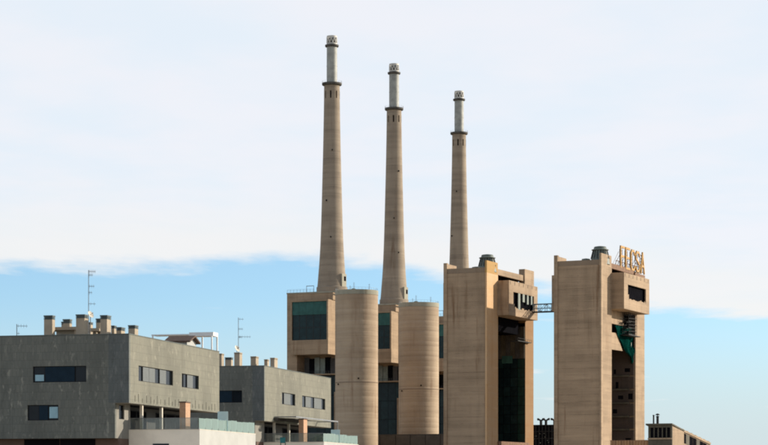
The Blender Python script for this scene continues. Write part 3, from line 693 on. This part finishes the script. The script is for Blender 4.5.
# far end: the left box of the right tower, in the left tower's axes
o2 = FT2.w(-d2['W']-d2['xb'], 0)-FT1.O; xe = o2.dot(FT1.X); xs = d1['xb']
zb_ = Fb.zat(312.6, xs, by0); zt_ = Fb.zat(304.2, xs, by0)
br = empty('steel_footbridge', Fb.loc(xs, by0, zb_), Fb.rz); tag(br, 'blue grey steel lattice footbridge joining the two slab towers', 'footbridge')
Lb = xe-xs; hb = zt_-zb_
bx('deck', M['steel_dark'], br, .02, Lb-.02, 0, 2.4, 0, .5)
for yy, nm in ((0.08, 'truss'), (2.32, 'truss')):
    t_ = MB(); t_.tube((0.05, yy, hb), (Lb-.05, yy, hb), .16, 6); t_.tube((0.05, yy, hb*.5), (Lb-.05, yy, hb*.5), .09, 5)
    npan = 8
    for k in range(npan+1):
        x_ = .1+(Lb-.2)*k/npan; t_.tube((x_, yy, .4), (x_, yy, hb), .13, 5)
        if k < npan: x2 = .1+(Lb-.2)*(k+1)/npan; t_.tube((x_, yy, .5 if k % 2 else hb), (x2, yy, hb if k % 2 else .5), .10, 5)
    t_.build(nm, M['bluegrey'], br)

# ------------------------------------------------------------------ low plant buildings
# dark panelled annex in front of the middle unit
FA = Frame(VP_PLANT, 450.0, 962.0)
za = FA.zat(433.6, 0, 0); xa = FA.xat(352, 0)
an = FA.root('panelled_annex'); tag(an, 'low annex clad in dark grey panels at the foot of the middle round tower', 'annex')
bx('wall', M['black'], an, xa, 0, .2, 16, 0, za-.3)
bx('coping', M['greypanel'], an, xa-.1, .1, 0, 16, za-.29, za)
xq = 0.0; cuts = [450, 440.3, 425.4, 410.2, 395.7, 379.8, 365, 352]
for k in range(len(cuts)-1):
    a, b = FA.xat(cuts[k+1], 0), FA.xat(cuts[k], 0)
    for j in range(2): bx('panel', M['greypanel'], an, a+.12, b-.12, 0.0+.03*((k+j) % 2), .15, za*.5*j+.1, za*.5*(j+1)-.35)
# dark lattice shed with forked vents, seen in the gap between the towers
FD = Frame(VP_PLANT, 565.0, 985.0); zd = FD.zat(424.6, FD.xat(544, 0), 0)
sh = FD.root('dark_plant_shed'); xs0 = FD.xat(526, 0)
tag(sh, 'dark steel plant shed with forked vents seen in the gap between the slab towers', 'shed')
bx('wall', M['black'], sh, xs0, 0, .6, 20, 0, zd-.3); bx('roof', M['steel_dark'], sh, xs0-.3, .3, 0, 20, zd-.29, zd)
cols = 12
for k in range(cols+1): x_ = xs0+(0-xs0)*k/cols; bx('post', M['steel_dark'], sh, x_-.14, x_+.14, .1, .5, 0, zd-.3)
for k in range(4): z_ = zd-3-k*3.2; bx('rail', M['steel_dark'], sh, xs0, 0, .02, .095, z_-.12, z_+.12)
rnd = random.Random(9)
for k in range(9):
    x_ = xs0+3+rnd.random()*(-xs0-6); z_ = zd-3.5-rnd.random()*6; bx('pale_fitting', M['paleblind'], sh, x_, x_+rnd.uniform(.3, .9), .3, .55, z_, z_+rnd.uniform(.2, .45))
for pxv in (541.0, 546.0, 554.5):
    x_ = FD.xat(pxv, 3); v_ = MB(); v_.tube((x_, 3, zd), (x_, 3, zd+2.0), .65, 8)
    for s_ in (-1, 1): v_.tube((x_, 3, zd+1.8), (x_+s_*1.3, 3, zd+2.7), .42, 7); v_.tube((x_+s_*1.2, 3, zd+2.6), (x_+s_*1.7, 3, zd+2.55), .55, 7)
    v_.build('forked_vent', M['steel_dark'], sh)
# sloping gallery building at the lower right
FG = Frame(VP_PLANT, 672.0, 700.0); zg = FG.zat(423.2, 0, 0)
gb = FG.root('sloping_gallery_building'); tag(gb, 'low brown building with stepped sloping roof, right of the right slab tower', 'building')
xg = FG.xat(648.2, 0); yg = FG.yat(684.0, 0); zg2 = FG.zat(430.5, 0, yg); yh = FG.yat(710.0, -1.2); zh = FG.zat(444.6, -1.2, yh)
def slope(x0, x1, y0, y1, z0, za_, zb__): return MB().slab([(x0, y0, z0), (x0, y0, za_), (x0, y1, zb__), (x0, y1, z0)], [(x1, y0, z0), (x1, y0, za_), (x1, y1, zb__), (x1, y1, z0)])
slope(xg, 0, .6, yg, 0, zg-.9, zg2-.3).build('wall', M['tower'], gb)
zw0, zw1 = FG.zat(437.4, 0, 0), FG.zat(427.2, 0, 0)
MB().wall('-y', 0, xg, 0, 0, zg-.5, holes=[(xg+.35, -.35, zw0, zw1)], depth=.55).build('front_wall', M['olive'], gb)
bx('window_void', M['black'], gb, xg+.36, -.36, .5, .58, zw0+.01, zw1-.01)
for k in range(6): x_ = xg+.5+(-xg-1.0)*k/5; bx('mullion', M['olive'], gb, x_-.16, x_+.16, .12, .45, zw0+.01, zw1-.01)
bx('sill', M['tower'], gb, xg-.1, .06, -.25, -.004, zw0-.55, zw0-.1)
MB().slab([(xg-.7, -.5, zg-.45), (xg-.7, -.5, zg), (xg-.7, yg, zg2+.2), (xg-.7, yg, zg2-.25)], [(.2, -.5, zg-.45), (.2, -.5, zg), (.2, yg, zg2+.2), (.2, yg, zg2-.25)]).build('roof', M['olive'], gb)
xw = -1.2
slope(xw-5, xw, yg+.05, yh, 0, zg2, zh).build('gallery_wall', M['darkband'], gb)
MB().slab([(xw-5.2, yg+.02, zg2+.02), (xw-5.2, yg+.02, zg2+.7), (xw-5.2, yh, zh+.7), (xw-5.2, yh, zh+.02)], [(xw+.3, yg+.02, zg2+.02), (xw+.3, yg+.02, zg2+.7), (xw+.3, yh, zh+.7), (xw+.3, yh, zh+.02)]).build('gallery_roof', M['tower'], gb)
for k in range(7):
    t = (k+.6)/7; y_ = yg+(yh-yg)*t; z_ = zg2+(zh-zg2)*t+.7
    MB().slab([(xw-5, y_-1.0, z_+.30), (xw-5, y_+.5, z_+.25), (xw-5, y_+.5, z_-.35)], [(xw+.2, y_-1.0, z_+.30), (xw+.2, y_+.5, z_+.25), (xw+.2, y_+.5, z_-.35)]).build('sawtooth', M['rim'], gb)
for k in range(8):
    y0_, y1_ = yg+2.2+(yh-yg-2.4)*k/8, yg+2.2+(yh-yg-2.4)*(k+1)/8-.3
    t0, t1 = (y0_-yg)/(yh-yg), (y1_-yg)/(yh-yg); za0, za1 = zg2+(zh-zg2)*t0-.3, zg2+(zh-zg2)*t1-.3
    MB().slab([(xw+.002, y0_, za0-3.2), (xw+.002, y0_, za0), (xw+.002, y1_, za1), (xw+.002, y1_, za1-3.2)], [(xw+.06, y0_, za0-3.2), (xw+.06, y0_, za0), (xw+.06, y1_, za1), (xw+.06, y1_, za1-3.2)]).build('gallery_window', M['olive'] if k % 3 == 1 else M['black'], gb)
for pxp, hpx, rr_ in ((653.6, 414.8, .26), (657.6, 416.0, .42)):
    x_ = FG.xat(pxp, 2.5); z1 = FG.zat(hpx, x_, 2.5); v_ = MB().lathe([(rr_, zg-1), (rr_, z1-.3), (rr_*1.25, z1-.3), (rr_*1.25, z1)], 12, x_, 2.5)
    if rr_ > .3: v_.lathe([(.15, z1), (.15, z1+.3), (.75, z1+.3), (.5, z1+.7), (.1, z1+.85)], 12, x_, 2.5)
    v_.build('flue_pipe', M['steel_dark'], gb)
# corrugated shed at the foot of the right tower
FC = Frame(VP_PLANT, 650.2, 780.0); zc_ = FC.zat(440.2, 0, 0); xc = FC.xat(610, 0)
cs = FC.root('corrugated_shed'); tag(cs, 'low orange corrugated shed at the foot of the right slab tower', 'shed')
bx('wall', M['orange'], cs, xc, 0, .3, 8, 0, zc_-.05)
nr = 14
for k in range(nr):
    a = xc+(0-xc)*k/nr; b = xc+(0-xc)*(k+1)/nr; MB().prism([(a+.02, .3), (a+.25, 0), (b-.35, 0), (b-.12, .3)], 0, zc_+.02*(k % 2)).build('rib', M['orange'], cs)
bx('roof', M['rust'], cs, xc-.1, .1, .31, 8.2, zc_-.04, zc_+.15)

# ------------------------------------------------------------------ houses
VP_H = 925
def window(parent, F, face, c, a0, a1, z0, z1, panels):
    """Frame set in the opening, then one child for each pane or shutter; panels: (fraction0, fraction1, material key)"""
    fr = MB(); t = .05
    def B(m, a, b, d0, d1, z0_, z1_):
        return m.box(c-d1, c-d0, a, b, z0_, z1_) if face == '+x' else m.box(a, b, c+d0, c+d1, z0_, z1_)
    B(fr, a0+.002, a1-.002, .10, .16, z0+.002, z0+t); B(fr, a0+.002, a1-.002, .10, .16, z1-t, z1-.002)
    edges = sorted({0.0, 1.0, *[p_[0] for p_ in panels], *[p_[1] for p_ in panels]})
    for e in edges:
        q = a0+(a1-a0)*e; q0, q1 = max(a0+.002, q-t/2), min(a1-.002, q+t/2); B(fr, q0, q1, .11, .17, z0+t, z1-t)
    w_ = fr.build('window', M['frame'], parent)
    for (f0, f1, mk) in panels:
        q0, q1 = a0+(a1-a0)*f0+t/2, a0+(a1-a0)*f1-t/2
        sh_ = mk.startswith('shutter') or mk == 'blind'
        m = MB()
        if mk.startswith('shutter'):
            n_ = 11; dz_ = (z1-z0-2*t)/n_
            for k in range(n_): B(m, q0, q1, .075+.004*(k % 2), .105, z0+t+k*dz_, z0+t+(k+1)*dz_-.012)
            B(m, q0, q1, .106, .12, z0+t, z1-t)
        elif mk == 'blind': B(m, q0+.06, q1-.06, .13, .15, z0+t+.12, z1-t-.1)
        elif mk == 'blind_low': B(m, q0+.12, q1-.08, .13, .15, z0+t+.06, z0+(z1-z0)*.48)
        else: B(m, q0, q1, .16, .18, z0+t, z1-t)
        m.build('shutter' if mk.startswith('shutter') else ('blind' if mk.startswith('blind') else 'pane'), M[mk.replace('_low', '')], w_)
        if mk.startswith('blind'): B(MB(), q0, q1, .16, .18, z0+t, z1-t).build('pane', M['pane'], w_)
    return w_

def roof_chimney(root, F, x0p, x1p, sidep, topp, capp, y, zroof, capmat='cap'):
    """A rendered flue stack on the roof: front edges x0p..x1p, far edge of its lit side at sidep (pixels)."""
    x0, x1 = F.xat(x0p, y), F.xat(x1p, y); dep = max(.5, min(1.4, F.yat(sidep, x1)-y)); zt = F.zat(topp, x1, y); zc = F.zat(capp, x1, y)
    s = bx('roof_chimney', M['render'], root, x0, x1, y, y+dep, zroof-.4, zc)
    c = MB(); hh = zt-zc
    c.box(x0-.03, x1+.03, y-.03, y+dep+.03, zc+hh*.72, zt)
    nb_ = 4
    for k in range(nb_):                               # louvred cowl: posts and slats
        c.box(x0-.02, x1+.02, y-.02+.003*k, y+dep+.02, zc+.002+hh*.18*k, zc+hh*(.18*k+.11))
    c.box(x0+.05, x1-.05, y+.05, y+dep-.05, zc, zt-.02)
    c.build('cowl', M[capmat], s); return s

def antenna(F, px, y, ztop_px, zbase, label, els, name='tv_antenna'):
    x = F.xat(px, y); zt = F.zat(ztop_px, x, y)
    r = empty(name, F.loc(x, y, zbase), F.rz); tag(r, label, 'antenna', 'roof antennas')
    h = zt-zbase
    MB().tube((0, 0, 0), (0, 0, h), .032, 6).build('mast', M['grey'], r)
    for (fr, ln, dirx, n_) in els:
        z = h*fr; m = MB().tube((0, 0, z), (ln*dirx, ln*.5, z), .018, 5)
        for k in range(n_):
            t = (k+.6)/n_; m.tube((ln*dirx*t, ln*.5*t, z-.14), (ln*dirx*t, ln*.5*t, z+.14), .011, 4); m.tube((ln*dirx*t+.05, ln*.5*t-.18, z), (ln*dirx*t-.05, ln*.5*t+.18, z), .011, 4)
        m.build('boom', M['grey'], r)
    return r
def dish(F, px, y, zpx, zbase, label, rad=.36):
    x = F.xat(px, y); z = F.zat(zpx, x, y); r = empty('satellite_dish', F.loc(x, y, zbase), F.rz); tag(r, label, 'satellite dish', 'satellite dishes on the roofs')
    MB().tube((0, 0, 0), (0, .12, z-zbase), .035, 6).build('mount', M['grey'], r)
    m = MB(); prof = [(rad*k/5, .10*(k/5)**2) for k in range(6)]; m.lathe([(max(a, .005), b) for a, b in prof]+[(rad*k/5+.004, .10*(k/5)**2+.012) for k in range(5, 0, -1)], 18, cap=False)
    o = m.build('reflector', M['cream'], r, True); o.location = (0, 0, z-zbase); o.rotation_euler = (R(62), 0, R(72))
    f = MB().tube((0, 0, .02), (0, .0, .30), .012, 5); f.tube((0, 0, .28), (0, 0, .36), .04, 7); f_ = f.build('feed_arm', M['grey'], o)
    return r

def make_house(F, p):
    root = F.root('slab_clad_house'); tag(root, p['label'], 'house', 'houses on the left')
    L = F.yat(p['right'], 0); zr = F.zat(p['roof'], 0, 0); zs = F.zat(p['soffit'], 0, 0); zb = p['zb'] if 'zb' in p else F.zat(p['base'], 0, 0)
    xl = F.xat(p['low'], 0); X0 = p['X0']; dpt = .28
    print('house L %.1f zr %.2f zs %.2f zb %.2f xl %.2f' % (L, zr, zs, zb, xl))
    wl = [(F.xat(a, 0), F.xat(b, 0), F.zat(d_, 0, 0), F.zat(c_, 0, 0), pn) for a, b, c_, d_, pn in p['wl']]
    wr = [(F.yat(a, 0), F.yat(b, 0), F.zat(d_, 0, F.yat(a, 0)), F.zat(c_, 0, F.yat(a, 0)), pn) for a, b, c_, d_, pn in p['wr']]
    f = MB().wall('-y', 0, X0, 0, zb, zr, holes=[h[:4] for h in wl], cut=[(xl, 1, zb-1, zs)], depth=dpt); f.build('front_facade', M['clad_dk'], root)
    notch = []
    nn = p['notch']; 
    for k in range(nn):
        y_ = .9+(L-1.6)*(k+.5)/nn + .12*math.sin(k*5.1); notch.append((y_-.05, y_+.05, zs+.12, zs+.62+.18*math.sin(k*2.3)))
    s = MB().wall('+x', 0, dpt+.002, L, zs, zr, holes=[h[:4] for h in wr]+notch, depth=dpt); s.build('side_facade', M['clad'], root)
    xcs = F.xat(p['strip'], 0); bx('corner_strip', M['slate'], root, xcs, -.004, -.012, -.001, zs+.01, zr-.01)
    bx('body', M['frame'], root, X0, -dpt-.003, dpt+.003, L-.003, zs+.02, zr-.25)
    bx('soffit', M['soffit'], root, xl+.01, -.01, .01, L-.01, zs-.02, zs+.018)
    cp = MB(); cp.box(X0, .03, -.03, .30, zr+.002, zr+.05); cp.box(-.30, .03, .303, L, zr+.002, zr+.05); cp.build('roof_coping', M['cap'], root)
    bx('roof_deck', M['soffit'], root, X0, -.302, .302, L-.01, zr-.24, zr-.06)
    for a0, a1, z0, z1, pn in wl: window(root, F, '-y', 0, a0, a1, z0, z1, pn)
    for a0, a1, z0, z1, pn in wr: window(root, F, '+x', 0, a0, a1, z0, z1, pn)
    # lower storey, set back under the overhang
    yt = p['yt']
    lw = [(F.yat(a, xl), F.yat(b, xl), F.zat(d_, xl, 1), F.zat(c_, xl, 1)) for a, b, c_, d_ in p['lw']]
    MB().wall('+x', xl, dpt+.002, yt+.3, zb, zs-.02, holes=lw, depth=.25).build('lower_side_wall', M['soffit'], root)
    for h in lw: window(root, F, '+x', xl, *h, [(0, 1, 'pane')])
    bx('lower_body', M['frame'], root, X0, xl-.26, dpt+.003, yt+.28, zb+.01, zs-.022)
    xbk = xl-1.6
    bx('loggia_back', M['greypanel'], root, X0, xbk, yt+.305, L-.3, 0, zs-.022)
    # glazed doors of the terrace room
    zf = F.zat(p['parapet'], F.xat(p['tcorner'], yt), yt)-.55
    nd = 7; yy0, yy1 = yt+1.2, L-1.5
    for k in range(nd):
        a, b = yy0+(yy1-yy0)*k/nd, yy0+(yy1-yy0)*(k+1)/nd
        if k == 3: continue
        dr = MB().box(xbk+.004, xbk+.06, a+.02, b-.02, zf+.02, zf+.1); dr.box(xbk+.004, xbk+.06, a+.02, b-.02, zs-.35, zs-.28)
        for q in (a+.02, b-.1): dr.box(xbk+.004, xbk+.06, q, q+.08, zf+.1, zs-.35)
        do = dr.build('terrace_door', M['frame'], root)
        bx('pane', M['black'], do, xbk+.02, xbk+.04, a+.1, b-.1, zf+.1, zs-.35)
    # ground storeys
    bx('base_wall', M['brickdk'], root, X0, xl-.01, .7, yt+.2, 0, zb-.003)
    for a, b in p['voids']:
        bx('garage_opening', M['black'], root, F.xat(a, 0), F.xat(b, 0), .62, .72, .1, zb-.05)
    # terrace
    xt = F.xat(p['tcorner'], yt); ye = F.yat(p['tend'], xt); zp = zf+.55
    t = MB(); t.box(xl+.012, xt-.003, yt, yt+.2, 0, zp-.04)
    t.build('terrace_front_wall', M['white_shade'], root)
    bx('terrace_side_wall', M['white'], root, xt-.2, xt, yt+.003, ye, 0, zp-.04)
    co_ = MB(); co_.box(xl+.012, xt+.02, yt-.02, yt+.22, zp-.038, zp); co_.box(xt-.22, xt+.02, yt+.223, ye, zp-.038, zp); co_.build('terrace_coping', M['cream'], root)
    bx('terrace_floor', M['soffit'], root, xbk+.1, xt-.21, yt+.23, min(ye, L), zf-.2, zf)
    for a, b, c_, d_ in p['twin']:
        bx('terrace_window', M['pane'], root, F.xat(a, yt), F.xat(b, yt), yt-.05, yt-.004, 2.0, F.zat(c_, 0, yt))
    # balustrade: front run clear, side run teal
    hb_ = p['bal']
    ng = 4
    xs_ = xl+.1
    for k in range(ng):
        a, b = xs_+(xt-.15-xs_)*k/ng, xs_+(xt-.15-xs_)*(k+1)/ng
        bx('balustrade_panel', M['glassclear'], root, a+.02, b-.02, yt+.09, yt+.102, zp+.003, zp+hb_)
    rl_ = MB().tube((xs_, yt+.095, zp+hb_+.015), (xt-.12, yt+.095, zp+hb_+.015), .02, 6); rl_.build('handrail', M['grey'], root)
    ns_ = 9
    for k in range(ns_):
        a, b = yt+.15+(ye-.2-yt)*k/ns_, yt+.15+(ye-.2-yt)*(k+1)/ns_
        bx('balustrade_panel', M['glass'], root, xt-.105, xt-.093, a+.02, b-.02, zp+.003, zp+hb_+.03*((k*7) % 3))
        bx('clamp', M['grey'], root, xt-.13, xt-.07, a-.03, a+.015, zp+.003, zp+.16)
    ysc = F.yat(p['screen'][1], xt)
    bx('privacy_screen', M['screen'], root, F.xat(p['screen'][0], ysc), xt-.01, ysc-.012, ysc, zp+.01, F.zat(p['screen'][2], xt, ysc))
    for pxc in p['cols']:
        y_ = F.yat(pxc, -.3); bx('column', M['cream'], root, -.42, -.2, y_-.11, y_+.11, zf, zs-.022)
    a, b, c_, tp = p['pier']
    yq = p['piery']; x0, x1 = F.xat(a, yq), F.xat(b, yq); dep = F.yat(c_, x1)-yq
    bx('brick_pier', M['brick'], root, x0, x1, yq, yq+dep, zf, F.zat(tp, x1, yq))
    cpz = F.zat(tp, x1, yq); bx('pier_cap', M['brickdk'], root, x0-.04, x1+.04, yq-.04, yq+dep+.04, cpz+.002, cpz+.10)
    # roof stacks
    for (a, b, c_, tp, cp_, y_, cm) in p['stacks']: roof_chimney(root, F, a, b, c_, tp, cp_, y_, zr, cm)
    return root, dict(L=L, zr=zr, zs=zs, zp=zp, zf=zf, xt=xt, xl=xl, yt=yt, ye=ye)

FH1 = Frame(VP_H, 129.0, 169.0); FH2 = Frame(VP_H, 264.2, 212.0)
H1, h1 = make_house(FH1, dict(label='nearer grey stone-clad house at far left, many roof stacks, dark shaded front', right=219.3, roof=334.0, soffit=402.6, base=437.9, low=115.0, X0=-14.0,
    strip=108.5,
    wl=[(32.8, 86.3, 365.0, 381.2, [(0, .22, 'blind_low'), (.22, .78, 'shutter_dk'), (.78, 1, 'pane')]), (27.4, 58.3, 404.0, 419.6, [(0, .36, 'pane'), (.36, .66, 'shutter_dk'), (.66, 1, 'blind')])],
    wr=[(138.6, 173.0, 365.4, 380.8, [(0, .145, 'pane'), (.145, .32, 'shutter'), (.32, .495, 'shutter'), (.495, .63, 'pane'), (.63, .82, 'shutter'), (.82, 1, 'pane')]),
        (181.8, 198.8, 373.2, 387.0, [(0, .16, 'pane'), (.16, .36, 'pane'), (.36, .70, 'shutter'), (.70, 1, 'pane')])],
    notch=24, yt=3.0, lw=[(119.0, 124.3, 404.8, 419.0)], parapet=428.9, tcorner=199.5, tend=255.6, twin=[(153, 169, 443.6, 460)], bal=.86,
    screen=(217.6, 228.2, 411.3), cols=(141.6, 161.3), pier=(179.6, 185.6, 190.2, 402.6), piery=4.4, voids=[(21, 56), (57, 92)],
    stacks=[(44.0, 52.3, 55.0, 315.2, 319.3, 4.0, 'cap'), (61.4, 63.4, 66, 321.6, 324.5, 9.0, 'cap'), (63.0, 69.6, 71.6, 319.0, 323.2, 8.0, 'cap'), (76.0, 84.6, 88.2, 314.2, 318.0, 3.2, 'cap'),
            (96.0, 100.2, 103.0, 318.4, 322.5, 7.0, 'cap'), (100.3, 107.0, 111.0, 315.0, 319.0, 4.0, 'cap'), (111.2, 114.2, 116.2, 325.4, 328.3, 8.0, 'cap'), (116.4, 121.2, 125.0, 327.0, 330.5, 7.0, 'cap'), (128.3, 134.8, 138.2, 325.0, 328.4, 5.0, 'cap'),
            (88.6, 90.6, 91.4, 322.0, 324.5, 9.0, 'cap')]))
H2, h2 = make_house(FH2, dict(label='second grey stone-clad house with dark awning, between the nearer house and the round tower', right=330.9, roof=365.8, soffit=420.6, zb=6.4, low=254.4, X0=-12.0,
    strip=252.5,
    wl=[(214.0, 242.0, 390.0, 402.2, [(0, .64, 'shutter_dk'), (.64, 1, 'pane')])],
    wr=[(282.0, 295.2, 392.2, 404.0, [(0, .2, 'pane'), (.2, .7, 'shutter'), (.7, 1, 'pane')]), (302.2, 325.2, 395.4, 406.8, [(0, .17, 'pane'), (.17, .40, 'shutter'), (.40, .54, 'pane'), (.54, .86, 'shutter'), (.86, 1, 'pane')])],
    notch=0, yt=3.0, lw=[], parapet=441.6, tcorner=323.8, tend=358.5, twin=[], bal=.82, screen=(331.0, 340.0, 429.5), cols=(274.2, 288.8), pier=(298.8, 303.6, 307.2, 419.4), piery=4.6, voids=[],
    stacks=[(217.5, 221.6, 224.0, 353.4, 355.0, 3.5, 'render'), (225.0, 231.2, 233.0, 357.2, 359.6, 6.0, 'cap'), (234.2, 239.6, 242.2, 352.3, 354.0, 3.2, 'render'), (250.6, 255.8, 258.6, 356.2, 358.0, 5.0, 'render'),
            (264.2, 267.4, 269.2, 359.2, 361.0, 7.0, 'render'), (270.2, 274.4, 277.6, 357.6, 359.4, 5.0, 'render')]))

# low canopy and small hut on the nearer roof
F = FH1
def canopy(F, a, b, y, zpx0, zpx1, zroof, label, dep=3.0):
    x0, x1 = F.xat(a, y), F.xat(b, y); zt, zb_ = F.zat(zpx0, x1, y), F.zat(zpx1, x1, y)
    r = empty('roof_canopy', F.loc(x0, y, zroof), F.rz); tag(r, label, 'canopy')
    bx('slab', M['render'], r, 0, x1-x0, 0, dep, zb_-zroof, zt-zroof); bx('slab_edge', M['render'], r, -.05, x1-x0+.05, -.06, -.003, zb_-zroof, zt-zroof+.05)
    bx('back_wall', M['cream'], r, .3, x1-x0-.3, 1.2, 1.5, 0, zb_-zroof-.002)
    for q in (.3, x1-x0-.5): bx('post', M['render'], r, q, q+.22, .15, .4, 0, zb_-zroof-.002)
    return r
canopy(F, 47.0, 79.5, 5.0, 327.2, 329.6, h1['zr']-.06, 'low flat canopy between roof stacks on the nearer house')
canopy(F, 88.5, 99.0, 6.0, 328.6, 330.8, h1['zr']-.06, 'small flat canopy right of the tallest antenna on the nearer house', 2.0)
x0 = F.xat(166.0, F.yat(166, -4)) ; yh0 = F.yat(187.0, -2.0); 
hut = empty('roof_hut', F.loc(-2.0, yh0, h1['zr']-.06), F.rz); tag(hut, 'small white roof hut with brown pitched roof beside the white pergola', 'hut')
hx0 = F.xat(168.0, yh0)+2.0; hy = F.yat(196.0, -2.0)-yh0; ze = F.zat(341.0, -2, yh0)-(h1['zr']-.06); zrd = F.zat(336.2, -2, yh0)-(h1['zr']-.06)
m = MB(); m.slab([(0, 0, 0), (0, 0, ze), (0, hy/2, zrd-.12), (0, hy, ze), (0, hy, 0)], [(hx0, 0, 0), (hx0, 0, ze), (hx0, hy/2, zrd-.12), (hx0, hy, ze), (hx0, hy, 0)]); m.build('wall', M['white'], hut)
rf = MB()
for sgn in (0, 1):
    a = [(.35, -.25 if not sgn else hy+.25, ze-.12), (hx0-.3, -.25 if not sgn else hy+.25, ze-.12), (hx0-.3, hy/2, zrd), (.35, hy/2, zrd)]
    rf.slab(a, [(q[0], q[1], q[2]+.14) for q in a])
rf.build('roof', M['tile'], hut)
# white pergola
yp0 = F.yat(201.3, -2.5); yp1 = F.yat(212.8, -1.0)
pz = h1['zr']-.06; pr = empty('roof_pergola', F.loc(-1.0, yp0, pz), F.rz); tag(pr, 'white flat-topped pergola at the far end of the nearer roof', 'pergola')
zt = F.zat(333.0, -1, yp0)-pz; px0 = F.xat(151.0, yp0)+1.0
Lp = yp1-yp0
bx('canopy', M['wmetal'], pr, F.xat(200.5, yp0)+1.0-.6, .05, 0, Lp, zt-.34, zt)
bx('beam', M['wmetal'], pr, px0, F.xat(200.5, yp0)+1.0-.605, .1, .35, zt-.12, zt-.02)
bx('beam', M['wmetal'], pr, px0, F.xat(200.5, yp0)+1.0-.605, .36, 1.6, zt-.10, zt-.05)
for (qx, qy) in ((-.12, .02), (-.12, Lp-.14), (F.xat(201.5, yp0)+1.0, .02), (px0+.05, .1)):
    bx('post', M['wmetal'], pr, qx, qx+.11, qy, qy+.11, 0, zt-.341 if qx > px0+.1 else zt-.121)
lm = MB().box(-1.0, -.8, -.16, -.003, zt-.32, zt-.12).build('lamp', M['black'], pr)
antenna(FH1, 88.6, 5.0, 270.0, h1['zr']-.06, 'tall lattice tv antenna among the stacks of the nearer house', [(.98, .5, 1, 5), (.93, .3, 1, 3), (.77, .45, .9, 3), (.68, .25, 1, 2), (.52, .5, 1, 2)])
antenna(FH1, 16.8, 3.0, 324.0, h1['zr']-.06, 'small tv antenna at the far left of the nearer roof', [(.88, .75, 1, 4), (.40, .2, 1, 1)])
antenna(FH2, 238.4, 4.0, 317.5, h2['zr']-.06, 'tv antenna above the roof stacks of the second house', [(.97, .5, .9, 2), (.78, .4, 1, 3), (.63, 1.1, 1, 5), (.62, .3, 1, 2)])
dish(FH1, 90.0, 4.6, 315.0, h1['zr']-.06, 'beige satellite dish behind a roof stack of the nearer house', .30)
sd2 = dish(FH2, 236.6, 3.8, 349.0, h2['zr']+.9, 'beige satellite dish on top of a stack of the second house', .34)

# awning over the second terrace
F = FH2; ya0 = F.yat(276.5, .25); ya1 = F.yat(331.0, .25)
aw = empty('terrace_awning', F.loc(.02, ya0, h2['zf']), F.rz); tag(aw, 'dark rolled terrace awning with thin posts on the second house', 'awning')
za_ = F.zat(416.4, .3, ya0)-h2['zf']; q1 = F.yat(301, .3)-ya0; q2 = F.yat(337.8, 2.2)-ya0
m = MB(); m.box(.02, .35, 0, q1, za_-.38, za_-.1); m.build('roll', M['awning'], aw)
m = MB()
for k in range(9): m.slab([(.3+.2*k, 0.1, za_-.16-.01*k), (.5+.2*k, .1, za_-.17-.01*k), (.5+.2*k, .1, za_-.12-.01*k), (.3+.2*k, .1, za_-.11-.01*k)], [(.3+.2*k, q1, za_-.16-.01*k), (.5+.2*k, q1, za_-.17-.01*k), (.5+.2*k, q1, za_-.12-.01*k), (.3+.2*k, q1, za_-.11-.01*k)])
m.build('folded_cloth', M['awning'], aw)
m = MB(); m.box(2.1, 2.22, 0, q2, za_-.10, za_+.02); m.box(.02, 2.1, q2-.1, q2, za_-.09, za_+.01); m.box(.02, 2.1, 0, .1, za_-.09, za_+.01); m.build('rail', M['grey'], aw)
for q in (q2-.1,): bx('post', M['grey'], aw, 2.12, 2.2, q, q+.08, 0, za_-.102)

# things on the terraces
def chair(F, x, y, z, rot, mat, label):
    r = empty('garden_chair', F.loc(x, y, z), F.rz+rot); tag(r, label, 'chair', 'chairs on the terraces')
    bx('seat', mat, r, -.25, .25, -.25, .25, .40, .46); bx('backrest', mat, r, -.25, .25, .23, .28, .47, .95)
    for (a, b) in ((-.22, -.22), (.22, -.22), (-.22, .22), (.22, .22)): MB().tube((a, b, 0), (a, b, .40), .02, 6).build('leg', M['frame'], r)
chair(FH2, 1.6, FH2.yat(283.0, 1.6), h2['zf'], .4, M['tealcloth'], 'teal garden chair behind the parapet of the second terrace')
def plant(F, x, y, z, h, label, seed):
    r = empty('potted_plant', F.loc(x, y, z), F.rz); tag(r, label, 'plant', 'plants on the terraces')
    MB().lathe([(.14, 0), (.20, .34), (.22, .34), (.22, .38), (.17, .38)], 14).build('pot', M['terracotta'], r, True)
    rn = random.Random(seed); st = MB(); lf = MB()
    for k in range(16):
        a = rn.uniform(0, 6.28); sp = rn.uniform(.1, .45); hh = h*rn.uniform(.6, 1); p0, p1 = Vector((0, 0, .36)), Vector((sp*math.cos(a), sp*math.sin(a), .36+hh)); st.tube(p0, p1, .008, 4)
        for q in range(9):
            t = rn.uniform(.3, 1); c = p0.lerp(p1, t); d_ = Vector((rn.uniform(-1, 1), rn.uniform(-1, 1), rn.uniform(-.3, .6))).normalized(); n_ = d_.orthogonal().normalized()
            ln = rn.uniform(.10, .2); lf.quad(c, c+d_*ln*.5+n_*ln*.22, c+d_*ln, c+d_*ln*.5-n_*ln*.22)
    st.build('stem', M['leaf'], r); lf.build('foliage', M['leaf'], r)
plant(FH2, 1.9, FH2.yat(314.0, 1.9), h2['zf'], 1.1, 'leafy potted plant on the second terrace near the brick pier', 1)
plant(FH2, 1.7, FH2.yat(320.5, 1.7), h2['zf'], 1.3, 'taller potted plant on the second terrace near the teal glass', 2)
chair(FH1, 1.3, FH1.yat(166.0, 1.3), h1['zf'], -.5, M['greypanel'], 'grey garden chair behind the clear balustrade of the nearer terrace')
